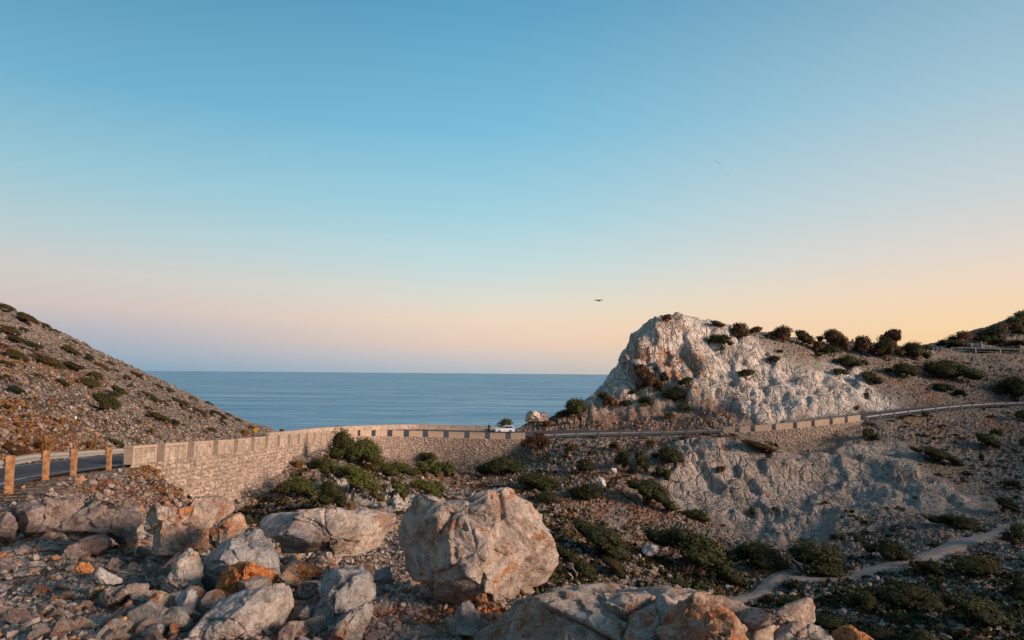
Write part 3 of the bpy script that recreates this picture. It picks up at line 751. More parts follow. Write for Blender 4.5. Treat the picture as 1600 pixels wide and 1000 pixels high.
near_px = [197,256,303,340,371,398,417,436.5,453,467.5,481,492.5,503]
S_near = [s_of(x) for x in near_px]
far_px = [541,560,584.5,611,638.5,668.5,701,733.5,765.5,798,829]
S_far = [s_of(x) for x in far_px]
gapn = max(1, int(round((S_far[0]-S_near[-1])/3.9)))
S_mid = list(np.linspace(S_near[-1], S_far[0], gapn+1))[1:-1]
S_all = S_near+S_mid+S_far
blocks = [(S_all[i], S_all[i+1]-0.98, i < 16) for i in range(len(S_all)-1)]
build_wall('retaining_wall', 'long curved rubble stone retaining wall with notched parapet below the road on the left', 192, 831, blocks, 0.40, 180)
rp = [1130,1156,1180.7,1213,1246,1274,1302,1325,1349]
S_r = [s_of(x) for x in rp]
build_wall('retaining_wall', 'shorter notched stone retaining wall under the road on the right, above the grey cliff', 1131, 1351, [(S_r[i], S_r[i+1]-0.8, False) for i in range(len(S_r)-1)], 0.42, 0)

# outer parapet of the lookout bend
iw = np.where((RPX > 512) & (RPX < 772))[0]
o0 = off(iw, RW[iw]+0.75); p0 = Vector(o0[0]); o0 = o0-np.array(p0); o1 = off(iw, RW[iw]+1.2)-np.array(p0)
def solid_strip(A, B, h0, h1, mat, name):
    k = len(A); a = A.copy(); a[:, 2] += h0; b = A.copy(); b[:, 2] += h1; c = B.copy(); c[:, 2] += h1; d = B.copy(); d[:, 2] += h0
    V = np.concatenate([a, b, c, d]); i = np.arange(k-1)
    Fq = np.concatenate([np.stack([i+k*j, i+1+k*j, i+1+k*((j+1) % 4), i+k*((j+1) % 4)], -1) for j in range(4)]+[np.array([[0, k, 2*k, 3*k], [k-1, 4*k-1, 3*k-1, 2*k-1]])])
    return mesh_np(name, V, Fq, mat, False)
lw = empty('low_wall', p0); tag(lw, 'low solid outer parapet wall between the far bend of the road and the sea', 'wall')
link('wall_body', solid_strip(o0, o1, -0.6, 0.86, M_WALL, 'wall_body'), lw)
_n = (o1-o0)/np.linalg.norm(o1-o0, axis=1)[:, None]*0.04
link('coping', solid_strip(o0-_n, o1+_n, 0.862, 0.97, M_BLOCK, 'coping'), lw)

# ------------------------------------------------------------------ guard rails
def guard_rail(label, S0, S1, step, doff, post, curve=None):
    """steel W-beam on posts along the road's inner edge"""
    p0 = frame_at(S0)[0]; root = empty('guard_rail', p0); tag(root, label, 'guard rail')
    prof = [(-0.02, 0.42), (0.05, 0.47), (-0.01, 0.54), (-0.01, 0.57), (0.05, 0.64), (-0.02, 0.70)]
    if post == 'stone': prof = [(a, b*1.02+0.27) for a, b in prof]
    S = np.arange(S0, S1, 1.0); V = []
    for s in S:
        p, t, nn = frame_at(s)
        for (a, b) in prof: V.append(p+nn*(doff+a)+Vector((0, 0, b))-p0)
        for (a, b) in prof[::-1]: V.append(p+nn*(doff+a+0.006)+Vector((0, 0, b))-p0)
    m = len(prof)*2; k = len(S); Fq = []
    for i in range(k-1):
        for j in range(m): Fq.append((i*m+j, i*m+(j+1) % m, (i+1)*m+(j+1) % m, (i+1)*m+j))
    link('rail_beam', mesh_np('rail_beam', V, Fq, M_STEEL, False), root)
    for s in (step if isinstance(step, list) else np.arange(S0+0.3, S1, step)):
        p, t, nn = frame_at(s); R3 = Matrix((t, nn, Vector((0, 0, 1)))).transposed(); mb = MB()
        if post == 'stone':
            mb.box((0, 0, 0.33), (0.20, 0.21, 1.42), R3); mb.box((0, 0, 1.055), (0.175, 0.185, 0.035), R3)
            d = doff-0.17
        else:
            mb.box((0, 0, 0.15), (0.08, 0.12, 1.1), R3); mb.box((0, 0.055, 0.56), (0.12, 0.05, 0.2), R3); d = doff-0.12
        mb.build('rail_post', M_POST if post == 'stone' else M_STEELD, root, loc=p+nn*d-p0)
    return root
guard_rail('weathered steel guard rail on square ochre stone posts beside the near left road', s_of(-500), s_of(193), [s_of(x) for x in (-560,-480,-400,-330,-270,-200)][1:1]+[s_of(18)-5.6*k for k in (3, 2, 1)]+[s_of(x) for x in (27, 66, 115, 172)], 0.25, 'stone')
guard_rail('steel guard rail along the flat middle stretch of road below the crag', s_of(833), s_of(1128), 4.0, 0.15, 'steel')
guard_rail('steel guard rail climbing to the right beyond the notched wall', s_of(1353), s_of(1840), 4.0, 0.15, 'steel')
# pipe rail along the upper road
k0 = 8; root = empty('pipe_railing', Vector(UPR[k0])); tag(root, 'pale horizontal railing beside the upper road at the far right edge', 'railing')
mb = MB(); base = Vector(UPR[k0]); sel = [i for i in range(k0+18, len(UPR)) ]
mb.tube([Vector(UPR[i])+Vector((0, 0, 1.55))-base for i in sel], 0.14, 6); mb.build('rail_bar', M_STEEL, root)
mb = MB(); mb.tube([Vector(UPR[i])+Vector((0, 0, 0.75))-base for i in sel], 0.09, 6); mb.build('rail_bar', M_STEELD, root)
for i in sel[::6]:
    mb = MB(); mb.box((0, 0, 0.7), (0.22, 0.22, 1.8)); mb.build('rail_post', M_STEEL, root, loc=Vector(UPR[i])-base)

# ------------------------------------------------------------------ car, person, small roadside things
def paint(name, col, rough=0.3, metal=0.0):
    m, nt, p = new_mat(name); p.inputs['Base Color'].default_value = col+(1,); p.inputs['Roughness'].default_value = rough; p.inputs['Metallic'].default_value = metal
    p.inputs['Specular IOR Level'].default_value = 0.5; p.inputs['Coat Weight'].default_value = 0.4; return m
M_WHITE = paint('white car paint', (0.80, 0.82, 0.84)); M_SILVER = paint('silver blue car paint', (0.42, 0.50, 0.58), 0.35, 0.3)
M_GLASS = paint('dark car glass', (0.015, 0.02, 0.028), 0.08); M_TYRE = simple_mat('tyre rubber', (0.02, 0.02, 0.02), 0.9)
M_RIM = paint('wheel rim', (0.40, 0.41, 0.42), 0.35, 0.6); M_LAMP = paint('lamp lens', (0.7, 0.72, 0.75), 0.1); M_RED = paint('tail lamp', (0.45, 0.02, 0.015), 0.2)
M_DTRIM = simple_mat('dark trim', (0.03, 0.03, 0.032), 0.6)
def car(label, loc, rz, mat, L=4.45):
    root = empty('parked_car', loc, rz); tag(root, label, 'car')
    # side outline, front at -x
    prof = [(-2.20,0.30),(-2.22,0.52),(-2.14,0.74),(-1.95,0.86),(-1.30,0.98),(-0.98,1.03),(-0.35,1.42),(0.05,1.53),(0.9,1.56),(1.65,1.50),(1.98,1.30),(2.14,1.02),(2.20,0.72),(2.18,0.36),(2.05,0.26),(1.75,0.25),(1.71,0.45),(1.55,0.62),(1.33,0.68),(1.11,0.62),(0.95,0.45),(0.91,0.25),(-0.95,0.25),(-0.99,0.45),(-1.15,0.62),(-1.37,0.68),(-1.59,0.62),(-1.75,0.45),(-1.79,0.25),(-2.05,0.25)]
    def halfw(z): return 0.88 if z < 0.95 else 0.88-(z-0.95)*0.34
    secs = [(-1.0, 1), (-0.93, 1.012), (0, 1.02), (0.93, 1.012), (1.0, 1)]
    V = []; n = len(prof)
    for (f, k) in secs:
        for (x, z) in prof: V.append((x*(0.965 if abs(f) == 1 else k), f*halfw(z), z if abs(f) != 1 else 0.5+(z-0.5)*0.985))
    Fc = []
    for s in range(len(secs)-1):
        for i in range(n): Fc.append((s*n+i, s*n+(i+1) % n, (s+1)*n+(i+1) % n, (s+1)*n+i))
    Fc.append(tuple(range(n-1, -1, -1))); Fc.append(tuple(range(4*n, 5*n)))
    b = MB(); b.add(V, Fc); b.build('body', mat, root)
    for sy in (-1, 1):
        def y(z): return sy*(halfw(z)+0.006)
        for q in ([(-0.86,1.04),(-0.30,1.38),(-0.02,1.44),(-0.02,1.04)], [(0.05,1.04),(0.05,1.455),(0.85,1.465),(0.85,1.04)], [(0.92,1.04),(0.92,1.465),(1.48,1.42),(1.82,1.20),(1.86,1.06)]):
            w = MB(); w.add([(x, y(z), z) for x, z in q]+[(x, y(z)-sy*0.02, z) for x, z in q], [tuple(range(len(q))), tuple(range(2*len(q)-1, len(q)-1, -1))]+[(i, (i+1) % len(q), len(q)+(i+1) % len(q), len(q)+i) for i in range(len(q))]); w.build('window', M_GLASS, root)
        for x in (-1.37, 1.33):
            t_ = MB(); t_.tube([(x, sy*0.66, 0.33), (x, sy*0.70, 0.33), (x, sy*0.86, 0.33), (x, sy*0.885, 0.33)], [0.30, 0.335, 0.335, 0.30], 20)
            w = t_.build('wheel', M_TYRE, root); r_ = MB(); r_.tube([(x, sy*0.87, 0.33), (x, sy*0.893, 0.33)], [0.22, 0.20], 16); r_.build('rim', M_RIM, w)
        h = MB(); h.box((-2.10, sy*0.62, 0.76), (0.20, 0.36, 0.13), Matrix.Rotation(-0.25, 3, 'Y')); h.build('headlight', M_LAMP, root)
        h = MB(); h.box((2.10, sy*0.74, 0.98), (0.14, 0.22, 0.30)); h.build('tail_light', M_RED, root)
        h = MB(); h.box((-0.72, sy*0.98, 1.08), (0.10, 0.18, 0.13)); h.build('mirror', mat, root)
        h = MB(); h.tube([(-0.2, sy*0.60, 1.56), (-0.1, sy*0.60, 1.61), (1.4, sy*0.60, 1.61), (1.5, sy*0.60, 1.53)], 0.018, 6); h.build('roof_rail', M_STEEL, root)
    w = MB(); w.add([(-0.97,-0.74,1.05),(-0.97,0.74,1.05),(-0.40,0.62,1.405),(-0.40,-0.62,1.405)], [(0,1,2,3)]); w.v = [(x-0.03, yy, z+0.03) for x, yy, z in w.v]; w.build('windscreen', M_GLASS, root)
    w = MB(); w.add([(2.13,-0.68,1.06),(2.13,0.68,1.06),(1.98,0.62,1.33),(1.98,-0.62,1.33)], [(0,3,2,1)]); w.v = [(x+0.05, yy, z) for x, yy, z in w.v]; w.build('rear_window', M_GLASS, root)
    g_ = MB(); g_.box((-2.225, 0, 0.47), (0.05, 1.3, 0.2)); g_.build('bumper_grille', M_DTRIM, root)
    return root
def on_road(px, py, Y):
    p = at(px, py, Y); i = int(np.argmin((RC[:, 0]-p.x)**2+(RC[:, 1]-p.y)**2)); return Vector((p.x, p.y, RC[i, 2]+0.0))
pc = on_road(788.5, 676, 142); car('white family car with roof rails parked at the far bend by the sea', pc, math.radians(6), M_WHITE).scale = (0.9,)*3
pc2 = on_road(779, 675.5, 145.5); car('silver blue car mostly hidden behind the parked white car', pc2, math.radians(14), M_SILVER).scale = (0.9,)*3

M_JACK = simple_mat('dark jacket cloth', (0.016, 0.018, 0.026), 0.9); M_TROU = simple_mat('dark trousers cloth', (0.03, 0.025, 0.026), 0.9)
M_SKIN = simple_mat('skin', (0.35, 0.20, 0.14), 0.6); M_HAIR = simple_mat('dark hair', (0.015, 0.012, 0.010), 0.7)
def person(label, loc, rz):
    root = empty('person', loc, rz); tag(root, label, 'person')
    J = {'pel': (0,0,.95,.15),'wai': (0,0,1.10,.13),'che': (0,.0,1.32,.165),'neb': (0,0,1.47,.075),'nec': (0,.01,1.53,.055),'hd': (0,.02,1.60,.085),'ht': (0,.01,1.70,.088),'tp': (0,0,1.755,.05)}
    for s, k in ((-1, 'l'), (1, 'r')):
        J.update({'sh'+k: (s*.19,0,1.42,.068),'el'+k: (s*.25,.03,1.15,.047),'wr'+k: (s*.20,.17,1.06,.032),'ha'+k: (s*.15,.22,1.10,.036),'hi'+k: (s*.09,0,.88,.105),'kn'+k: (s*.11,.02,.48,.066),'an'+k: (s*.12,-.01,.09,.044),'fo'+k: (s*.14,.13,.035,.038)})
    names = list(J); ix = {k: i for i, k in enumerate(names)}
    E = [('pel','wai'),('wai','che'),('che','neb'),('neb','nec'),('nec','hd'),('hd','ht'),('ht','tp')]
    for k in 'lr': E += [('che','sh'+k),('sh'+k,'el'+k),('el'+k,'wr'+k),('wr'+k,'ha'+k),('pel','hi'+k),('hi'+k,'kn'+k),('kn'+k,'an'+k),('an'+k,'fo'+k)]
    V = [J[n][:3] for n in names]; R_ = [J[n][3] for n in names]; Ed = [(ix[a], ix[b]) for a, b in E]
    for s, k in ((-1, 'l'), (1, 'r')):       # fingers and thumb
        h = ix['ha'+k]; hv = Vector(V[h])
        for q, (dx, ln_) in enumerate(((-.03,.07),(-.01,.08),(.01,.075),(.03,.06))):
            V.append(tuple(hv+Vector((dx, ln_*.6, .0)))); R_.append(.009); Ed.append((h, len(V)-1))
            V.append(tuple(hv+Vector((dx, ln_, -.03)))); R_.append(.008); Ed.append((len(V)-2, len(V)-1))
        V.append(tuple(hv+Vector((-s*.045, .02, .015)))); R_.append(.011); Ed.append((h, len(V)-1))
    me = bpy.data.meshes.new('body'); me.from_pydata(V, Ed, []); ob = link('body', me, root)
    md = ob.modifiers.new('skin', 'SKIN'); md.use_smooth_shade = True
    if not me.skin_vertices: 
        bpy.context.view_layer.objects.active = ob; me.attributes
    sv = me.skin_vertices[0].data if me.skin_vertices else None
    if sv:
        for i, r in enumerate(R_): sv[i].radius = (r, r*(0.72 if names[i] in ('pel','wai','che') else 1)) if i < len(names) else (r, r)
        sv[0].use_root = True
    ob.modifiers.new('sub', 'SUBSURF').levels = 1
    bpy.context.view_layer.update()
    dg = bpy.context.evaluated_depsgraph_get(); fm = bpy.data.meshes.new_from_object(ob.evaluated_get(dg)); ob.modifiers.clear(); ob.data = fm; fm.name = 'body'
    fm.materials.clear()
    for m_ in (M_SKIN, M_JACK, M_TROU): fm.materials.append(m_)
    for pl in fm.polygons:
        c = pl.center; hand = c.y > 0.17 and 1.0 < c.z < 1.2
        pl.material_index = 0 if (c.z > 1.50 or hand) else (1 if c.z > 0.92 else 2)
    hb = MB(); 
    rings = [(1.80,.02),(1.785,.06),(1.74,.095),(1.68,.102),(1.62,.09)]
    hb.tube([(0, -0.02, z) for z, _ in rings], [r for _, r in rings], 10); hb.build('hair', M_HAIR, root, smooth=True)
    return root
person('person in dark jacket and trousers standing by the parapet, left of the white car', on_road(764, 676.3, 139.0), math.radians(200)).scale = (1.15,)*3

# small yellow marker on the parapet and thin pole with a pale head by the left road
M_YEL = simple_mat('yellow paint', (0.75, 0.38, 0.03), 0.6); M_RUST = simple_mat('rusty iron', (0.16, 0.075, 0.04), 0.85, var=0.3)
s = s_of(489); p, t, nn = frame_at(s); i = int(np.searchsorted(RS, s)); q = p+nn*(RW[i]+0.3)
mk = empty('marker', q); tag(mk, 'small yellow roadside marker standing behind the notched wall', 'sign')
mb = MB(); mb.box((0, 0, 0.5), (0.07, 0.07, 1.3)); mb.build('post', M_STEELD, mk); mb = MB(); mb.tube([(0, -0.05, 1.35), (0, 0.0, 1.35)], 0.27, 14); mb.build('sign_plate', M_YEL, mk)
q, _ = hit(113, 701); pole = empty('pole', q); tag(pole, 'thin rusty pole with small pale head standing behind the left road', 'pole')
hgt = 50*q.y/F
mb = MB(); mb.tube([(0, 0, -0.2), (0.02, 0, hgt*0.5), (0.07, 0, hgt*0.96)], [0.035, 0.03, 0.025], 6); mb.build('shaft', M_RUST, pole)
mb = MB(); mb.tube([(0.07, 0, hgt*0.93), (0.25, 0, hgt*1.03), (0.62, 0, hgt*1.12)], [0.02, 0.018, 0.014], 5); mb.build('arm', M_RUST, pole)
mb = MB(); mb.tube([(0.11, -0.02, hgt*0.90), (0.115, -0.02, hgt*0.93), (0.12, -0.02, hgt*0.99)], [0.05, 0.09, 0.06], 8); mb.build('head', simple_mat('pale enamel', (0.8, 0.72, 0.5), 0.4), pole)

# drone and birds
M_BLK = simple_mat('dark plastic', (0.012, 0.012, 0.014), 0.5)
dpos = at(935.5, 469.5, 38); dr = empty('drone', dpos, 0.2); tag(dr, 'small dark quadcopter drone hovering in the sky left of the crag', 'drone')
mb = MB(); mb.tube([(0, -0.11, 0), (0, -0.08, 0), (0, 0.08, 0.01), (0, 0.11, 0)], [0.02, 0.042, 0.045, 0.02], 8); mb.build('body', M_BLK, dr)
mb = MB(); mb.box((0, -0.08, -0.045), (0.05, 0.05, 0.04)); mb.build('camera_pod', M_BLK, dr)
for sx in (-1, 1):
    for sy in (-1, 1):
        a = MB(); a.tube([(0, sy*0.04, 0.0), (sx*0.16, sy*0.12, 0.025)], 0.010, 6); ar = a.build('arm', M_BLK, dr)
        a = MB(); a.tube([(sx*0.16, sy*0.12, -0.03), (sx*0.16, sy*0.12, 0.045)], 0.016, 8); a.build('motor', M_BLK, ar)
        a = MB(); a.box((sx*0.16, sy*0.12, 0.05), (0.17, 0.018, 0.004), Matrix.Rotation(0.6*sx+0.4*sy, 3, 'Z')); a.build('propeller', M_BLK, ar)
M_BIRD = simple_mat('grey feathers', (0.10, 0.11, 0.12), 0.9)
def bird(label, px, py, Y, rz, bank, sc):
    r = empty('bird', at(px, py, Y)); r.rotation_euler = (bank, 0.25, rz); r.scale = (sc,)*3; tag(r, label, 'bird', 'birds high in the sky')
    mb = MB(); mb.tube([(0,-.24,0),(0,-.16,.01),(0,0,0),(0,.14,-.005),(0,.30,0)], [.012,.04,.055,.035,.02], 8); mb.build('body', M_BIRD, r, smooth=True)
    for s_ in (-1, 1):
        mb = MB(); P = [(s_*.03,-.10,.02),(s_*.28,-.13,.13),(s_*.60,-.02,.07),(s_*.28,.03,.12),(s_*.03,.08,.01)]
        mb.add(P+[(x, y, z-0.012) for x, y, z in P], [(0,1,3,4),(1,2,3),(9,8,6,5),(8,7,6),(0,5,6,1),(1,6,7,2),(2,7,8,3),(3,8,9,4),(4,9,5,0)]); mb.build('wing', M_BIRD, r)
bird('tiny gliding bird, upper one of the close pair above the crag', 1117.5, 251.5, 190, 0.4, 0.2, 0.62)
bird('tiny gliding bird, lower one of the close pair above the crag', 1123.5, 255, 185, -0.3, -0.2, 0.68)
bird('tiny gliding bird flying alone to the lower right of the pair', 1137.5, 272.5, 188, 0.8, 0.3, 0.6)

# ------------------------------------------------------------------ boulders in the foreground
M_ROCK = rock_mat('broken limestone', 2.3, True, False, tint=True, bumpd=0.05)
RIGHT, UPV, FWD = CAMROT @ Vector((1, 0, 0)), CAMROT @ Vector((0, 1, 0)), CAMROT @ Vector((0, 0, -1))
def poly_radius(P, c, th):
    out = np.zeros(len(th)); P = np.array(P, float)-c
    for i in range(len(P)):
        a, b = P[i], P[(i+1) % len(P)]; e = b-a
        dx, dy = np.cos(th), -np.sin(th)           # picture y points down
        den = dx*e[1]-dy*e[0]; den = np.where(abs(den) < 1e-9, 1e-9, den)
        t = (a[0]*e[1]-a[1]*e[0])/den; u = (a[0]*dy-a[1]*dx)/den
        ok = (t > 0) & (u >= -1e-6) & (u <= 1+1e-6); out = np.where(ok, np.maximum(out, t), out)
    return np.maximum(out, 0.5)
def boulder(label, poly, Y, T, seed, rust=0.1, tint=(1, 1, 1), res=(110, 70), facets=16, rough=1.0, tilt=0.0, name='boulder', cat='boulder', group=None, p=4.2, mat=None, off_=0.0):
    P = np.array(poly, float); area = 0; cx = cy = 0
    for i in range(len(P)):
        a, b = P[i], P[(i+1) % len(P)]; cr = a[0]*b[1]-b[0]*a[1]; area += cr; cx += (a[0]+b[0])*cr; cy += (a[1]+b[1])*cr
    c = np.array([cx/(3*area), cy/(3*area)])
    C = at(c[0], c[1], Y+off_); k = C.length/F; fw = C.normalized(); rt = fw.cross(Vector((0, 0, 1))).normalized(); up = rt.cross(fw)
    W = []
    for (x, y) in P:                # outline on a plane that faces the viewpoint, in metres
        r_ = ray(x, y); q_ = r_*(C.dot(fw)/r_.dot(fw))-C; W.append((q_.dot(rt)/k, -q_.dot(up)/k))
    nt_, np_ = res; th = np.linspace(0, 2*np.pi, nt_, endpoint=False)
    R_ = poly_radius(W, np.zeros(2), th)*k; size = float(np.sqrt(abs(area)/2)*k)
    ks = np.array([0.25, 0.5, 0.25]); R_ = R_*0.6+0.4*(np.roll(R_, 1)*0.25+R_*0.5+np.roll(R_, -1)*0.25)
    ph = np.linspace(-np.pi/2, np.pi/2, np_)
    TH, PH = np.meshgrid(th, ph, indexing='ij'); dz = np.sin(PH); kr = np.clip(1-np.abs(dz)**p, 0, 1)**(1/p)
    u = (R_[:, None]*kr*np.cos(TH)).ravel(); v = (R_[:, None]*kr*np.sin(TH)).ravel(); w = (dz*T*0.5).ravel()      # w > 0 towards the camera
    # tilt the mass so that the top leans away
    ext = (u.min(), u.max(), v.min(), v.max())
    w = w - v*tilt
    Q = np.stack([u, v, w], 1); rs = np.random.RandomState(seed)
    for f in range(facets):
        n = rs.normal(size=3); n[2] = abs(n[2])*1.0+0.55; n /= np.linalg.norm(n)
        d = Q @ n; lim = d.max()*rs.uniform(0.62, 0.90); ex = np.maximum(d-lim, 0); Q = Q-n*ex[:, None]
    nrm = Q/np.array([max(R_.mean(), .01), max(R_.mean(), .01), T*0.5]); nrm /= np.linalg.norm(nrm, axis=1)[:, None]+1e-6
    S = Q/size+seed*7.3
    wp = 0.30*np.stack([fbm(S*1.5, 2, 3), fbm(S*1.5, 2, 5), fbm(S*1.5, 2, 8)], 1)
    wk = worley(S*1.5+wp, seed, True); wk2 = worley(S*3.8+wp, seed+3, True); wk3 = worley(S*9.0+wp, seed+4, True)
    d = 0.15*wk[3]+0.07*(wk[2]-0.5)+0.060*wk2[3]+0.022*(wk2[2]-0.5)+0.022*wk3[3]-0.030*(1-sstep(0, 0.05, wk[1]-wk[0]))-0.012*(1-sstep(0, 0.07, wk2[1]-wk2[0]))
    d = d+0.035*fbm(S*1.6, 4, seed+1, 0.55, True)+0.022*fbm(S*6, 4, seed+2, 0.68)
    Q = Q+nrm*(d*size*rough)[:, None]*np.array([0.65, 0.65, 1.0])
    for ax, lo, hi in ((0, ext[0], ext[1]), (1, ext[2], ext[3])):      # keep the measured width and height
        q = Q[:, ax]; Q[:, ax] = (q-q.min())/(q.max()-q.min())*(hi-lo)+lo
    Bs = np.array([list(rt), list(up), list(-fw)])
    V = Q @ Bs
    g_ = np.arange(nt_*np_).reshape(nt_, np_); a1 = np.roll(g_, -1, axis=0)
    Fq = np.stack([g_[:, :-1], a1[:, :-1], a1[:, 1:], g_[:, 1:]], -1).reshape(-1, 4)
    me = mesh_np(name, V, Fq, mat or M_ROCK, True)
    o = link(name, me, loc=C); tag(o, label, cat, group); o['rust'] = rust; o['stone_tint'] = [float(x) for x in tint]
    return o
def Z(ox, oy, *pts): return [(ox+x/4, oy+y/4) for x, y in pts]

